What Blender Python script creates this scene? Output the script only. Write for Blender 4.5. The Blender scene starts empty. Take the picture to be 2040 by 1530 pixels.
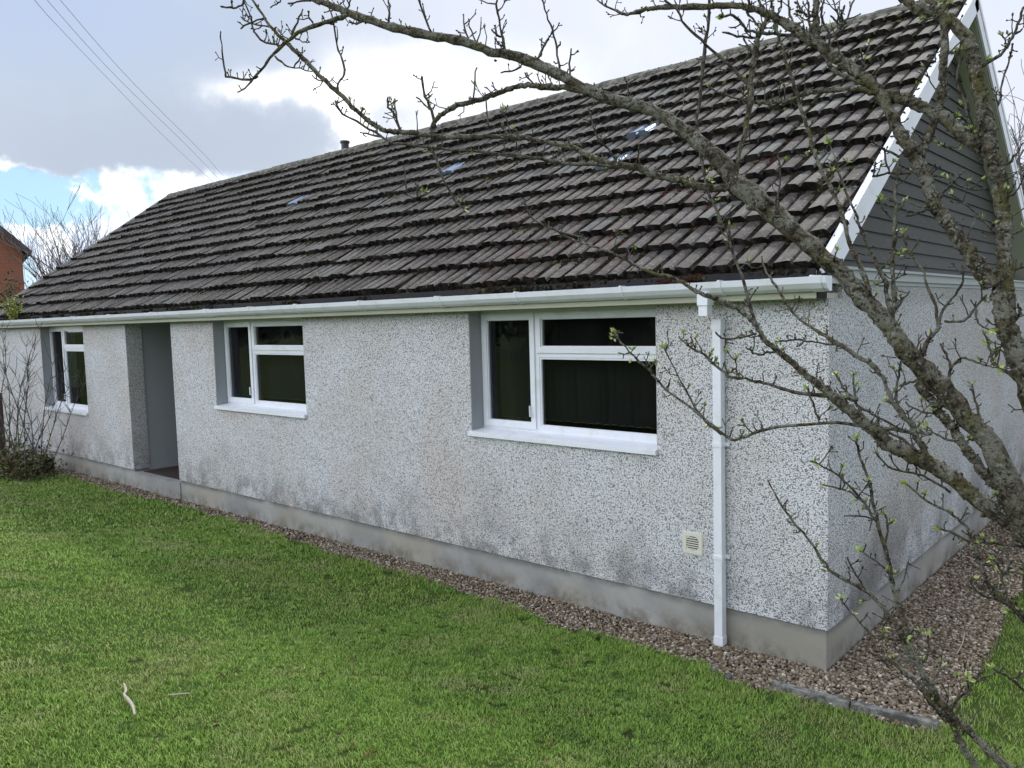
import bpy, math, random
import numpy as np
from mathutils import Vector, Matrix
PI = math.pi
rad = math.radians
S = bpy.context.scene
COL = S.collection
rnd = random.Random(7)
RS = np.random.RandomState(11)

# ------------------------------------------------------------------ camera
CAM = Vector((2.04496, -5.53182, 2.52852))
YAW, PITCH, ROLL, FPX = -0.7262, -0.081, -0.0274, 1622.5
def basis():
    cy, sy = math.cos(YAW), math.sin(YAW); cp, sp = math.cos(PITCH), math.sin(PITCH)
    f = Vector((sy*cp, cy*cp, sp)); r = Vector((cy, -sy, 0)); u = r.cross(f)
    cr, sr = math.cos(ROLL), math.sin(ROLL)
    return r*cr+u*sr, u*cr-r*sr, f
RV, UV, FV = basis()
cd = bpy.data.cameras.new('camera'); cam = bpy.data.objects.new('camera', cd); COL.objects.link(cam)
cd.sensor_width = 36; cd.lens = 36*FPX/2040; cd.clip_start = .05; cd.clip_end = 3000
M = Matrix((RV, UV, -FV)).transposed().to_4x4(); M.translation = CAM
cam.matrix_world = M; S.camera = cam

# ------------------------------------------------------------------ light
SUN_AZ, SUN_EL = rad(-12), rad(50)          # azimuth from +Y towards +X
w = bpy.data.worlds.new('World'); S.world = w; w.use_nodes = True
nt = w.node_tree; N = nt.nodes; L = nt.links; N.clear()
class G:
    """tiny helper to write node maths"""
    def __init__(s, t): s.t = t
    def n(s, kind, **k):
        x = s.t.nodes.new(kind)
        for a, b in k.items(): setattr(x, a, b)
        return x
    def put(s, sock, v):
        if isinstance(v, bpy.types.NodeSocket): s.t.links.new(v, sock)
        else: sock.default_value = v
    def m(s, op, a, b=0., c=0., clamp=False):
        x = s.n('ShaderNodeMath', operation=op, use_clamp=clamp)
        s.put(x.inputs[0], a); s.put(x.inputs[1], b); s.put(x.inputs[2], c)
        return x.outputs[0]
    def step(s, v, a, b):
        x = s.n('ShaderNodeMapRange', interpolation_type='SMOOTHSTEP')
        s.put(x.inputs[0], v); x.inputs[1].default_value = a; x.inputs[2].default_value = b
        return x.outputs[0]
    def mix(s, f, a, b, mode='MIX'):
        x = s.n('ShaderNodeMix', data_type='RGBA', blend_type=mode)
        s.put(x.inputs[0], f)
        for sock, v in ((x.inputs[6], a), (x.inputs[7], b)):
            if not isinstance(v, bpy.types.NodeSocket): v = tuple(v)+(1,) if len(v) == 3 else v
            s.put(sock, v)
        return x.outputs[2]
    def noise(s, vec, scale, detail=4, rough=.55, dist=0.):
        x = s.n('ShaderNodeTexNoise'); s.put(x.inputs['Vector'], vec)
        x.inputs['Scale'].default_value = scale; x.inputs['Detail'].default_value = detail
        x.inputs['Roughness'].default_value = rough; x.inputs['Distortion'].default_value = dist
        return x.outputs[0]
    def vor(s, vec, scale, feat='F1', out=0, rnds=1.):
        x = s.n('ShaderNodeTexVoronoi', feature=feat); s.put(x.inputs['Vector'], vec)
        x.inputs['Scale'].default_value = scale; x.inputs['Randomness'].default_value = rnds
        return x.outputs[out]
g = G(nt)
tc = g.n('ShaderNodeTexCoord').outputs['Generated']
sep = g.n('ShaderNodeSeparateXYZ'); L.new(tc, sep.inputs[0])
az = g.m('MULTIPLY', g.m('ARCTAN2', sep.outputs[0], sep.outputs[1]), 180/PI)
el = g.m('MULTIPLY', g.m('ARCSINE', sep.outputs[2]), 180/PI)
n1 = g.m('SUBTRACT', g.noise(tc, 5, 6, .6), .5)
n2 = g.m('SUBTRACT', g.noise(tc, 16, 7, .6), .5)
n3 = g.m('SUBTRACT', g.noise(tc, 2.2, 5, .55), .5)
azw = g.m('ADD', az, g.m('ADD', g.m('MULTIPLY', n1, 16), g.m('MULTIPLY', n2, 5)))
elw = g.m('ADD', el, g.m('ADD', g.m('MULTIPLY', n2, 3.2), g.m('MULTIPLY', n1, 3.0)))
def blob(a, e, ra, re, soft=1.):
    da = g.m('DIVIDE', g.m('SUBTRACT', azw, a), ra); de = g.m('DIVIDE', g.m('SUBTRACT', elw, e), re)
    r2 = g.m('ADD', g.m('MULTIPLY', da, da), g.m('MULTIPLY', de, de))
    return g.m('MULTIPLY', g.m('POWER', 2.718, g.m('MULTIPLY', r2, -1)), soft, clamp=True)
# broad cloud deck: grey-blue to the left, pale lilac to the right
deck = g.mix(g.step(azw, -64, -38), (.33, .385, .47), (.58, .605, .69))
deck = g.mix(g.m('ADD', .42, g.m('MULTIPLY', n3, 1.8), clamp=True), deck, (.46, .50, .58))
deck = g.mix(blob(-65, 11, 11, 3.6, .9), deck, (.335, .385, .46))
deck = g.mix(blob(-56, 11, 6, 4.0, .2), deck, (.33, .375, .44))
deck = g.mix(blob(-70, 19, 9, 4, .8), deck, (.33, .405, .56))
for a, e, ra, re, s in ((-56.5, 14.9, 3.6, .9, 1.3), (-52.3, 13.6, 1.7, 2.6, 1.6), (-47.5, 16.2, 3.2, 1.3, 1.2), (-43, 13.2, 4.0, 1.3, .6), (-40, 16, 5, 2.0, .35)):
    deck = g.mix(blob(a, e, ra, re, s), deck, (.98, .98, .98))
# open band near the horizon with puffs and blue
low = g.step(elw, 10.2, 9.4)
low = g.m('MULTIPLY', low, g.step(az, -42, -54))
puff = g.step(g.m('ADD', g.noise(tc, 13, 7, .62), g.m('MULTIPLY', blob(-71.2, 8.0, 2.3, 1.9), -.42)), .40, .50)
lowcol = g.mix(g.step(g.noise(tc, 26, 5, .6), .42, .62), (.58, .66, .80), (.88, .90, .92))
lowcol = g.mix(g.m('SUBTRACT', 1., puff), lowcol, (.24, .42, .62))
deck = g.mix(low, deck, lowcol)
deck = g.mix(g.step(el, 26, 55), deck, (.68, .75, .92))
deck = g.mix(g.step(g.m('ADD', g.m('MULTIPLY', sep.outputs[0], .5), g.m('MULTIPLY', sep.outputs[1], .85)), -.38, -.85), deck, (1.75, 1.82, 1.98))   # extra brightness added to the unseen sky behind the camera, lighting the front wall
cover = g.m('SUBTRACT', 1., g.m('MULTIPLY', low, g.m('MULTIPLY', g.m('SUBTRACT', 1., puff), .3)), clamp=True)
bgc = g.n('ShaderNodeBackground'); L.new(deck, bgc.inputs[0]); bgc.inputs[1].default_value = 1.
sky = g.n('ShaderNodeTexSky', sky_type='NISHITA', sun_disc=False, sun_elevation=SUN_EL, sun_rotation=SUN_AZ)
sky.air_density = 1.2; sky.dust_density = .4
bgs = g.n('ShaderNodeBackground'); L.new(sky.outputs[0], bgs.inputs[0]); bgs.inputs[1].default_value = .14
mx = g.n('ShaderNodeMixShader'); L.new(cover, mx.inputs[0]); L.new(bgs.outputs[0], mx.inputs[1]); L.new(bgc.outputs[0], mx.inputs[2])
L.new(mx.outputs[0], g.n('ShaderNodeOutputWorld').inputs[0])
sd = bpy.data.lights.new('sun', 'SUN'); sun = bpy.data.objects.new('sun', sd); COL.objects.link(sun)
sd.energy = 2.1; sd.angle = rad(7); sd.color = (1, .96, .9)
sdir = Vector((math.sin(SUN_AZ)*math.cos(SUN_EL), math.cos(SUN_AZ)*math.cos(SUN_EL), math.sin(SUN_EL)))
sun.rotation_euler = sdir.to_track_quat('Z', 'Y').to_euler()
S.view_settings.view_transform = 'Standard'; S.view_settings.look = 'None'
S.view_settings.exposure = .68; S.view_settings.gamma = 1

# ------------------------------------------------------------------ helpers
def ray(x, y): return FV + RV*((x-1020)/FPX) - UV*((y-765)/FPX)
def dp(x, y, t): return CAM + ray(x, y)*t
def plane(x, y, ax, c):
    d = ray(x, y); return CAM + d*((c-CAM[ax])/d[ax])
def link(o, parent=None):
    COL.objects.link(o)
    if parent is not None:
        o.parent = parent; o.matrix_parent_inverse = Matrix.Translation(-world_loc(parent))
    return o
def world_loc(o):
    return Vector(o['_loc']) if '_loc' in o else Vector((0, 0, 0))
def tag(o, label=None, cat=None, group=None, kind=None):
    for k, v in (('label', label), ('category', cat), ('group', group), ('kind', kind)):
        if v: o[k] = v
    return o
def thing(name, loc, label, cat, group=None):
    o = bpy.data.objects.new(name, None); o.location = loc; o.empty_display_size = .2
    COL.objects.link(o); PLOC[o.name] = Vector(loc)
    return tag(o, label, cat, group)
PLOC = {}
class MB:
    def __init__(s): s.v = []; s.f = []; s.a = []
    def add(s, vs, fs, a=0.):
        b = len(s.v); s.v += [tuple(v) for v in vs]; s.f += [tuple(i+b for i in f) for f in fs]; s.a += [a]*len(fs)
    def box(s, x0, x1, y0, y1, z0, z1, a=0.):
        vs = [(x, y, z) for x in (x0, x1) for y in (y0, y1) for z in (z0, z1)]
        s.add(vs, [(0, 1, 3, 2), (4, 6, 7, 5), (0, 4, 5, 1), (2, 3, 7, 6), (0, 2, 6, 4), (1, 5, 7, 3)], a)
    def hexa(s, p, a=0.):   # 8 points: bottom 4 ccw, top 4 ccw
        s.add(p, [(3, 2, 1, 0), (4, 5, 6, 7), (0, 1, 5, 4), (1, 2, 6, 5), (2, 3, 7, 6), (3, 0, 4, 7)], a)
    def prism_x(s, prof, x0, x1, a=0.):   # prof in (y,z)
        n = len(prof)
        vs = [(x0, y, z) for y, z in prof]+[(x1, y, z) for y, z in prof]
        fs = [(i, (i+1) % n, n+(i+1) % n, n+i) for i in range(n)]+[tuple(range(n-1, -1, -1)), tuple(range(n, 2*n))]
        s.add(vs, fs, a)
    def tube(s, pts, rads, n=6, cap=True, jit=0., a=0., rn=None):
        rn = rn or rnd
        pts = [Vector(p) for p in pts]; k = len(pts); vs = []
        up = Vector((.13, .21, .97))
        for i, p in enumerate(pts):
            t = (pts[min(i+1, k-1)]-pts[max(i-1, 0)])
            t = t.normalized() if t.length > 1e-9 else Vector((0, 0, 1))
            if i == 0:
                u = t.cross(up)
                if u.length < 1e-3: u = t.cross(Vector((1, 0, 0)))
                u.normalize()
            else:
                u = (u-t*u.dot(t)); u = u.normalized() if u.length > 1e-6 else t.orthogonal().normalized()
            v = t.cross(u)
            for j in range(n):
                q = 2*PI*j/n; r = rads[i]*(1+(rn.uniform(-jit, jit) if jit else 0))
                vs.append(p+u*(r*math.cos(q))+v*(r*math.sin(q)))
        fs = [(i*n+j, i*n+(j+1) % n, (i+1)*n+(j+1) % n, (i+1)*n+j) for i in range(k-1) for j in range(n)]
        if cap: fs += [tuple(range(n-1, -1, -1)), tuple((k-1)*n+j for j in range(n))]
        s.add(vs, fs, a)
    def obj(s, name, mat, parent=None, smooth=False):
        loc = PLOC.get(parent.name, Vector((0, 0, 0))) if parent is not None else Vector((0, 0, 0))
        me = bpy.data.meshes.new(name)
        me.from_pydata([(v[0]-loc.x, v[1]-loc.y, v[2]-loc.z) for v in s.v], [], s.f); me.update()
        if any(s.a):
            at = me.attributes.new('rnd', 'FLOAT', 'FACE'); at.data.foreach_set('value', s.a)
        if smooth: me.polygons.foreach_set('use_smooth', [True]*len(me.polygons))
        me.materials.append(mat)
        o = bpy.data.objects.new(name, me); COL.objects.link(o)
        if parent is not None:
            o.parent = parent
            PLOC[o.name] = loc
        return o
def npmesh(name, V, F, mat, rndv=None, parent=None, extra=None):
    """V (n,3), F (m,k) numpy, rndv per face"""
    me = bpy.data.meshes.new(name); n, k = F.shape
    loc = PLOC.get(parent.name, Vector((0, 0, 0))) if parent is not None else Vector((0, 0, 0))
    V = V-np.array(loc)
    me.vertices.add(len(V)); me.vertices.foreach_set('co', V.astype(np.float32).ravel())
    me.loops.add(n*k); me.loops.foreach_set('vertex_index', F.astype(np.int32).ravel())
    me.polygons.add(n); me.polygons.foreach_set('loop_start', np.arange(0, n*k, k, dtype=np.int32))
    me.update(calc_edges=True)
    if rndv is not None:
        at = me.attributes.new('rnd', 'FLOAT', 'FACE'); at.data.foreach_set('value', rndv.astype(np.float32))
    me.materials.append(mat)
    o = bpy.data.objects.new(name, me); COL.objects.link(o)
    if parent is not None: o.parent = parent; PLOC[o.name] = loc
    return o
def vnoise(x, y, sc, seed=0):
    """2-D value noise, vectorised, 0..1"""
    x = np.asarray(x)*sc+seed*17.3; y = np.asarray(y)*sc+seed*9.1
    xi = np.floor(x); yi = np.floor(y); fx = x-xi; fy = y-yi
    fx = fx*fx*(3-2*fx); fy = fy*fy*(3-2*fy)
    def h(a, b):
        v = np.sin(a*127.1+b*311.7+seed*3.7)*43758.5453; return v-np.floor(v)
    return (h(xi, yi)*(1-fx)+h(xi+1, yi)*fx)*(1-fy)+(h(xi, yi+1)*(1-fx)+h(xi+1, yi+1)*fx)*fy

def mat(name, col=(.5, .5, .5), rough=.6, spec=.5):
    m = bpy.data.materials.new(name); m.use_nodes = True; g = G(m.node_tree)
    b = m.node_tree.nodes['Principled BSDF']
    b.inputs['Base Color'].default_value = (*col, 1); b.inputs['Roughness'].default_value = rough
    b.inputs['Specular IOR Level'].default_value = spec
    co = g.n('ShaderNodeTexCoord').outputs['Object']
    return m, g, b, co
def setc(g, b, c): g.t.links.new(c, b.inputs['Base Color'])
def bump(g, b, h, strength=.5, dist=.01):
    x = g.n('ShaderNodeBump'); x.inputs['Strength'].default_value = strength; x.inputs['Distance'].default_value = dist
    g.t.links.new(h, x.inputs['Height']); g.t.links.new(x.outputs[0], b.inputs['Normal'])
def attr(g, name='rnd'):
    return g.n('ShaderNodeAttribute', attribute_name=name).outputs['Fac']
def geo_pos(g): return g.n('ShaderNodeNewGeometry').outputs['Position']
def sepz(g, v):
    x = g.n('ShaderNodeSeparateXYZ'); g.put(x.inputs[0], v); return x.outputs

# ------------------------------------------------------------------ materials
# pebbledash
m, g, b, co = mat('pebbledash', rough=.9, spec=.2); P = geo_pos(g)
X = sepz(g, P)
v1 = g.vor(P, 112); v2 = g.vor(P, 112, out=1)
vc = g.n('ShaderNodeSeparateColor'); g.put(vc.inputs[0], v2)
light = g.mix(g.step(g.noise(P, 1.1, 4), .38, .62), (.76, .785, .815), (.70, .70, .695))
light = g.mix(g.step(g.noise(P, .7, 3), .45, .7), light, (.70, .655, .63))
stone = g.mix(g.m('MULTIPLY', vc.outputs[0], .38), light, (.46, .45, .44))
gap = g.step(v1, .50, .72)
c1 = g.mix(g.m('MULTIPLY', gap, .80), stone, (.085, .085, .09))
sp = g.step(g.noise(P, 84, 3, .6), .60, .67)
c1 = g.mix(g.m('MULTIPLY', sp, .75), c1, (.09, .09, .095))
# grime creeping up from the plinth
hgt = g.m('SUBTRACT', X[2], .3)
gr = g.m('MULTIPLY', g.step(hgt, 1.0, .0), g.step(g.noise(P, 1.7, 6, .65), .44, .66))
gr2 = g.m('MULTIPLY', g.step(hgt, .45, .0), g.step(g.noise(P, 5, 5, .65), .44, .62))
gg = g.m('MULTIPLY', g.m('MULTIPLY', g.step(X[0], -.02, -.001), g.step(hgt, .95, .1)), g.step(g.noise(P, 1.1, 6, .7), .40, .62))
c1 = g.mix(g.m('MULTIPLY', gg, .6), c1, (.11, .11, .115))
c1 = g.mix(g.m('MULTIPLY', gr, .42), c1, (.17, .165, .15))
c1 = g.mix(g.m('MULTIPLY', gr2, .50), c1, (.10, .10, .10))
top_dark = g.m('MULTIPLY', g.step(X[2], 2.5, 2.62), .35)  # darkens the wall towards its top edge
c1 = g.mix(top_dark, c1, (.24, .24, .20))
setc(g, b, c1); bump(g, b, g.m('SUBTRACT', 1., v1), .9, .006)
PEB = m
m, g, b, co = mat('smooth_render', rough=.85, spec=.25); P = geo_pos(g)
setc(g, b, g.mix(g.noise(P, 2, 5), (.30, .325, .345), (.37, .385, .395))); bump(g, b, g.noise(P, 60, 3), .3, .002); SMOOTH = m
m, g, b, co = mat('plinth_concrete', rough=.9, spec=.2); P = geo_pos(g); X = sepz(g, P)
c = g.mix(g.step(g.noise(P, 1.6, 6, .6), .35, .7), (.26, .265, .265), (.38, .375, .35))
c = g.mix(g.m('MULTIPLY', g.step(g.noise(P, .55, 4, .6), .48, .60), .6), c, (.34, .315, .25))
c = g.mix(g.m('MULTIPLY', g.m('MULTIPLY', g.step(X[0], -1.6, -.3), g.step(X[1], 1.5, .2)), .55), c, (.30, .28, .205))
c = g.mix(g.m('MULTIPLY', g.step(X[2], .21, .02), g.step(g.noise(P, 3, 6, .75), .40, .64)), c, (.165, .15, .115))
c = g.mix(g.m('MULTIPLY', g.step(X[2], .22, .28), g.step(g.noise(P, 3, 5, .7), .3, .6)), c, (.19, .19, .18))
c = g.mix(g.m('MULTIPLY', g.step(g.noise(P, 9, 7, .75), .58, .72), .6), c, (.36, .35, .31))
setc(g, b, c); bump(g, b, g.noise(P, 30, 6, .6), .35, .004); PLINTH = m
m, g, b, co = mat('upvc_white', (.78, .80, .83), .28, .5); P = geo_pos(g)
setc(g, b, g.mix(g.m('MULTIPLY', g.step(g.noise(P, 6, 6, .7), .47, .72), .5), (.74, .77, .82), (.56, .57, .51))); UPVC = m
m, g, b, co = mat('painted_soffit', (.50, .50, .40), .6, .3); P = geo_pos(g)
setc(g, b, g.mix(g.noise(P, 3, 5), (.50, .50, .42), (.36, .38, .28))); SOFFIT = m
m, g, b, co = mat('cream_plastic', (.64, .63, .54), .5, .4); CREAM = m
m, g, b, co = mat('dark_void', (.02, .02, .022), .8, .2); DARK = m
m, g, b, co = mat('black_metal', (.03, .03, .035), .5, .4); BLACKM = m
# window glass
m = bpy.data.materials.new('window_glass'); m.use_nodes = True; g = G(m.node_tree); m.node_tree.nodes.remove(m.node_tree.nodes['Principled BSDF'])
fr = g.n('ShaderNodeFresnel'); fr.inputs[0].default_value = 1.5
tr = g.n('ShaderNodeBsdfTransparent'); tr.inputs[0].default_value = (.60, .62, .62, 1)
gl = g.n('ShaderNodeBsdfGlossy'); gl.inputs['Roughness'].default_value = .01; gl.inputs[0].default_value = (1, .93, 1, 1)
mx = g.n('ShaderNodeMixShader'); g.put(mx.inputs[0], g.m('MULTIPLY', fr.outputs[0], .30, clamp=True))
g.t.links.new(tr.outputs[0], mx.inputs[1]); g.t.links.new(gl.outputs[0], mx.inputs[2])
g.t.links.new(mx.outputs[0], m.node_tree.nodes['Material Output'].inputs[0]); GLASS = m
m, g, b, co = mat('roof_glass', (.16, .21, .28), .22, .7); b.inputs['Metallic'].default_value = .35; RGLASS = m
m, g, b, co = mat('blind_fabric', (.19, .18, .18), .9, .1); BLIND = m
m, g, b, co = mat('curtain_fabric', (.22, .26, .31), .9, .1); CURT = m
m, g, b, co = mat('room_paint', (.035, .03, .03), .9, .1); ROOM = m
m, g, b, co = mat('quarry_tile', (.035, .022, .02), .6, .4); QT = m
# roof tiles
m, g, b, co = mat('concrete_roof_tile', rough=.82, spec=.3); P = geo_pos(g); r = attr(g); X0z = sepz(g, P)[2]
c = g.mix(r, (.046, .040, .034), (.108, .098, .086))
c = g.mix(g.step(g.noise(P, .55, 4), .40, .68), c, g.mix(r, (.044, .040, .037), (.090, .083, .079)))
c = g.mix(g.m('MULTIPLY', g.step(g.noise(P, 22, 6, .7), .50, .66), .75), c, (.022, .019, .016))
c = g.mix(g.m('MULTIPLY', g.step(g.noise(P, 34, 5, .7), .57, .66), .6), c, (.34, .33, .30))
c = g.mix(g.m('MULTIPLY', g.step(g.noise(P, 3.2, 6, .8), .52, .62), .85), c, (.028, .023, .018))
c = g.mix(g.m('MULTIPLY', g.step(X0z, 4.6, 5.6), g.step(g.noise(P, 7, 6, .8), .44, .56)), c, (.03, .027, .021))
X = sepz(g, P)
red = g.m('MULTIPLY', g.step(X[0], -4.6, -2.8), g.step(X[0], -.3, -1.6)); red = g.m('MULTIPLY', red, g.step(X[2], 4.3, 3.5))
c = g.mix(g.m('MULTIPLY', red, g.m('MULTIPLY', g.step(g.noise(P, 5, 6, .75), .50, .62), .6)), c, (.085, .045, .036))
green = g.step(r, .9, .93)
c = g.mix(g.m('MULTIPLY', green, .6), c, (.085, .094, .088))
setc(g, b, c); bump(g, b, g.noise(P, 60, 6, .65), .6, .004); TILE = m
m, g, b, co = mat('moss', rough=1, spec=.05); P = geo_pos(g); r = attr(g)
X = sepz(g, P)
red = g.m('MULTIPLY', g.m('MULTIPLY', g.step(X[0], -5, -3), g.step(X[0], 0, -1.5)), g.step(X[2], 4.5, 3.6))
c = g.mix(r, (.009, .008, .006), (.030, .026, .017))
c = g.mix(g.m('MULTIPLY', red, g.step(g.noise(P, 1.9, 4), .42, .6)), c, (.055, .022, .016))
c = g.mix(g.step(r, .90, .97), c, (.085, .09, .03))
setc(g, b, c); bump(g, b, g.noise(P, 180, 3), 1, .01); MOSS = m
m, g, b, co = mat('moss_filled_tile', rough=1, spec=.05); P = geo_pos(g)
c = g.mix(g.step(g.noise(P, 9, 6, .7), .44, .60), (.010, .009, .008), (.040, .035, .030))
setc(g, b, c); bump(g, b, g.noise(P, 90, 5, .7), 1, .012); MOSSY = m
m, g, b, co = mat('ridge_concrete', rough=.9, spec=.2); P = geo_pos(g)
c = g.mix(g.step(g.noise(P, 9, 6, .7), .42, .6), (.07, .066, .056), (.17, .17, .135))
c = g.mix(g.m('MULTIPLY', g.step(g.noise(P, 3.1, 5, .7), .60, .70), .7), c, (.33, .21, .11))
setc(g, b, c); bump(g, b, g.noise(P, 40, 6), .8, .006); RIDGE = m
m, g, b, co = mat('grey_cladding', rough=.75, spec=.3); P = geo_pos(g); r = attr(g)
mp = g.n('ShaderNodeMapping'); mp.inputs['Scale'].default_value = (1, 1, 12); g.put(mp.inputs[0], P)
c = g.mix(r, (.062, .065, .060), (.092, .092, .084))
c = g.mix(g.m('MULTIPLY', g.step(g.noise(mp.outputs[0], 9, 6, .7), .52, .68), .5), c, (.17, .17, .175))
setc(g, b, c); bump(g, b, g.noise(mp.outputs[0], 14, 6), .4, .004); CLAD = m
m, g, b, co = mat('grey_paint_trim', rough=.6, spec=.3); P = geo_pos(g)
setc(g, b, g.mix(g.noise(P, 5, 5), (.36, .40, .42), (.47, .49, .48))); TRIM = m
# ground
m, g, b, co = mat('lawn_soil', rough=1, spec=.05); P = geo_pos(g)
c = g.mix(g.noise(P, 1.1, 5), (.030, .058, .014), (.060, .088, .022))
c = g.mix(g.step(g.noise(P, 8, 5, .7), .5, .7), c, (.050, .044, .020))
setc(g, b, c); bump(g, b, g.noise(P, 50, 5), 1, .02); SOIL = m
m, g, b, co = mat('grass_blade', rough=.55, spec=.25); P = geo_pos(g); r = attr(g)
pn = g.noise(P, .85, 4, .6); pm = g.noise(P, 3.6, 4, .6)
gA = g.mix(r, (.115, .215, .026), (.290, .440, .085))
gB = g.mix(r, (.185, .240, .060), (.370, .395, .145))
c = g.mix(g.m('MULTIPLY', g.step(g.m('ADD', g.m('MULTIPLY', pn, .55), g.m('MULTIPLY', pm, .45)), .45, .66), .75), gA, gB)
c = g.mix(g.m('MULTIPLY', g.step(pm, .44, .32), .55), c, (.055, .130, .030))
c = g.mix(g.m('MULTIPLY', g.step(g.noise(P, 1.7, 5, .7), .50, .66), .42), c, (.34, .37, .15))
c = g.mix(g.step(r, .955, .99), c, (.44, .38, .20))
setc(g, b, c)
b.inputs['Transmission Weight'].default_value = 0; GRASS = m
m, g, b, co = mat('gravel_bed', rough=1, spec=.05); P = geo_pos(g)
setc(g, b, g.mix(g.noise(P, 30, 6, .7), (.045, .036, .028), (.14, .11, .085))); bump(g, b, g.noise(P, 70, 4), 1, .02); BED = m
m, g, b, co = mat('gravel_stone', rough=.85, spec=.25); P = geo_pos(g)
rm = g.n('ShaderNodeValToRGB'); g.put(rm.inputs[0], attr(g)); e = rm.color_ramp.elements
e[0].position = 0; e[0].color = (.085, .060, .048, 1); e[1].position = 1; e[1].color = (.66, .60, .50, 1)
for p_, c_ in ((.2, (.13, .095, .060)), (.4, (.21, .155, .10)), (.55, (.18, .15, .10)), (.7, (.42, .35, .255)), (.85, (.24, .215, .185))):
    q = e.new(p_); q.color = (*c_, 1)
c = g.mix(g.m('MULTIPLY', g.noise(P, 60, 3), .5), rm.outputs[0], (.12, .09, .06))
setc(g, b, c); STONE = m
m, g, b, co = mat('edging_concrete', rough=.9, spec=.2); P = geo_pos(g)
c = g.mix(g.step(g.noise(P, 14, 6, .7), .42, .62), (.085, .085, .075), (.24, .235, .215))
setc(g, b, c); bump(g, b, g.noise(P, 60, 5), .7, .006); KERB = m
# wood
def bark(name, a, bb, lich, amt):
    m, g, b, co = mat(name, rough=.9, spec=.15); P = geo_pos(g)
    c = g.mix(g.step(g.noise(P, 45, 6, .75), .40, .60), a, bb)
    c = g.mix(g.m('MULTIPLY', g.step(g.noise(P, 9, 6, .75, 1.2), .47, .56), amt), c, g.mix(g.noise(P, 50, 3), lich, bb))
    c = g.mix(g.m('MULTIPLY', g.step(g.noise(P, 7, 5, .7), .54, .62), amt*.9), c, (.14, .13, .045))
    c = g.mix(g.m('MULTIPLY', g.step(g.vor(P, 120), .45, .25), g.m('MULTIPLY', g.step(g.noise(P, 21, 4, .7), .50, .60), amt)), c, lich)
    c = g.mix(g.m('MULTIPLY', g.step(g.noise(P, 85, 4, .7), .53, .62), .85), c, (.020, .017, .014))
    setc(g, b, c); bump(g, b, g.noise(P, 90, 6, .75), 1., .016); return m
BARK = bark('lichened_bark', (.040, .034, .022), (.165, .145, .098), (.38, .40, .34), .75)
TWIG = bark('twig_bark', (.045, .038, .034), (.145, .128, .105), (.30, .31, .24), .5)
FARB = bark('distant_bark', (.13, .125, .13), (.20, .19, .19), (.2, .2, .19), .3)
m, g, b, co = mat('young_leaf', rough=.5, spec=.3); r = attr(g)
setc(g, b, g.mix(r, (.17, .24, .05), (.40, .47, .17))); LEAF = m
m, g, b, co = mat('bud_scale', rough=.6, spec=.2); r = attr(g)
setc(g, b, g.mix(r, (.16, .17, .10), (.32, .34, .20))); BUD = m
m, g, b, co = mat('shrub_leaf', rough=.7, spec=.2); r = attr(g)
c = g.mix(r, (.055, .040, .022), (.16, .13, .065)); c = g.mix(g.step(r, .72, .8), c, (.09, .15, .04)); setc(g, b, c); SHRUBL = m
m, g, b, co = mat('evergreen_leaf', rough=.6, spec=.2); r = attr(g)
setc(g, b, g.mix(r, (.018, .032, .014), (.060, .090, .038))); EVER = m
m, g, b, co = mat('weed_leaf', rough=.6, spec=.2); r = attr(g)
setc(g, b, g.mix(r, (.16, .20, .04), (.34, .36, .08))); WEED = m
m, g, b, co = mat('red_brick', rough=.9, spec=.15)
bt = g.n('ShaderNodeTexBrick'); g.put(bt.inputs['Vector'], g.n('ShaderNodeTexCoord').outputs['UV'])
bt.inputs['Scale'].default_value = 1; bt.inputs['Brick Width'].default_value = .225; bt.inputs['Row Height'].default_value = .075
bt.inputs['Mortar Size'].default_value = .008; bt.inputs['Color1'].default_value = (.30, .105, .06, 1); bt.inputs['Color2'].default_value = (.24, .085, .05, 1)
bt.inputs['Mortar'].default_value = (.28, .19, .15, 1)
setc(g, b, g.mix(g.m('MULTIPLY', g.noise(co, .7, 5), .4), bt.outputs[0], (.34, .13, .06))); BRICK = m
m, g, b, co = mat('brown_paint', (.07, .045, .04), .6, .3); BROWN = m
m, g, b, co = mat('slate_roof', (.10, .085, .085), .7, .3); SLATE = m
m, g, b, co = mat('pale_dead_wood', rough=.8, spec=.2); setc(g, b, g.mix(g.noise(geo_pos(g), 40, 4), (.26, .235, .18), (.42, .39, .31))); PALE = m
m, g, b, co = mat('cable_sheath', (.14, .15, .17), .6, .3); CABLE = m
m, g, b, co = mat('dead_leaf_brown', rough=.9, spec=.1); setc(g, b, g.mix(attr(g), (.04, .028, .018), (.20, .12, .05))); DEADL = m

# ------------------------------------------------------------------ terrain
EX = [-17.5, -14, -13, -10.5, -9, -7, -5, -3.5, -2.9, -2.1, -1.2, -.7, -.4, -.22, .8, 1.2]
EY = [-.40, -.40, -.26, -.27, -.16, -.19, -.32, -.31, -.33, -.44, -.42, -.42, -.52, -.45, -.42, -.40]
def front_edge(x): return np.interp(x, EX, EY)
def hgt(x, y):
    d = np.maximum(0, -np.asarray(y, float)-.62)
    h = .19*d*d/(d+.5)
    h = np.where(h > .80, .80+(h-.80)*.25, h)
    return h+.012*np.maximum(0, np.asarray(x, float)-.9)
def ground_at(px, py):
    d = ray(px, py); t = .5
    while t < 60:
        p = CAM+d*t
        if p.z <= float(hgt(p.x, p.y)): return p
        t += .004
    return p
xs = np.unique(np.concatenate([np.linspace(-400, -20, 12), np.arange(-20, 6, .25), np.linspace(6, 400, 14)]))
ys = np.unique(np.concatenate([np.linspace(-400, -14, 12), np.arange(-14, 12, .25), np.linspace(12, 600, 12)]))
XX, YY = np.meshgrid(xs, ys); ZZ = hgt(XX, YY)
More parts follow.
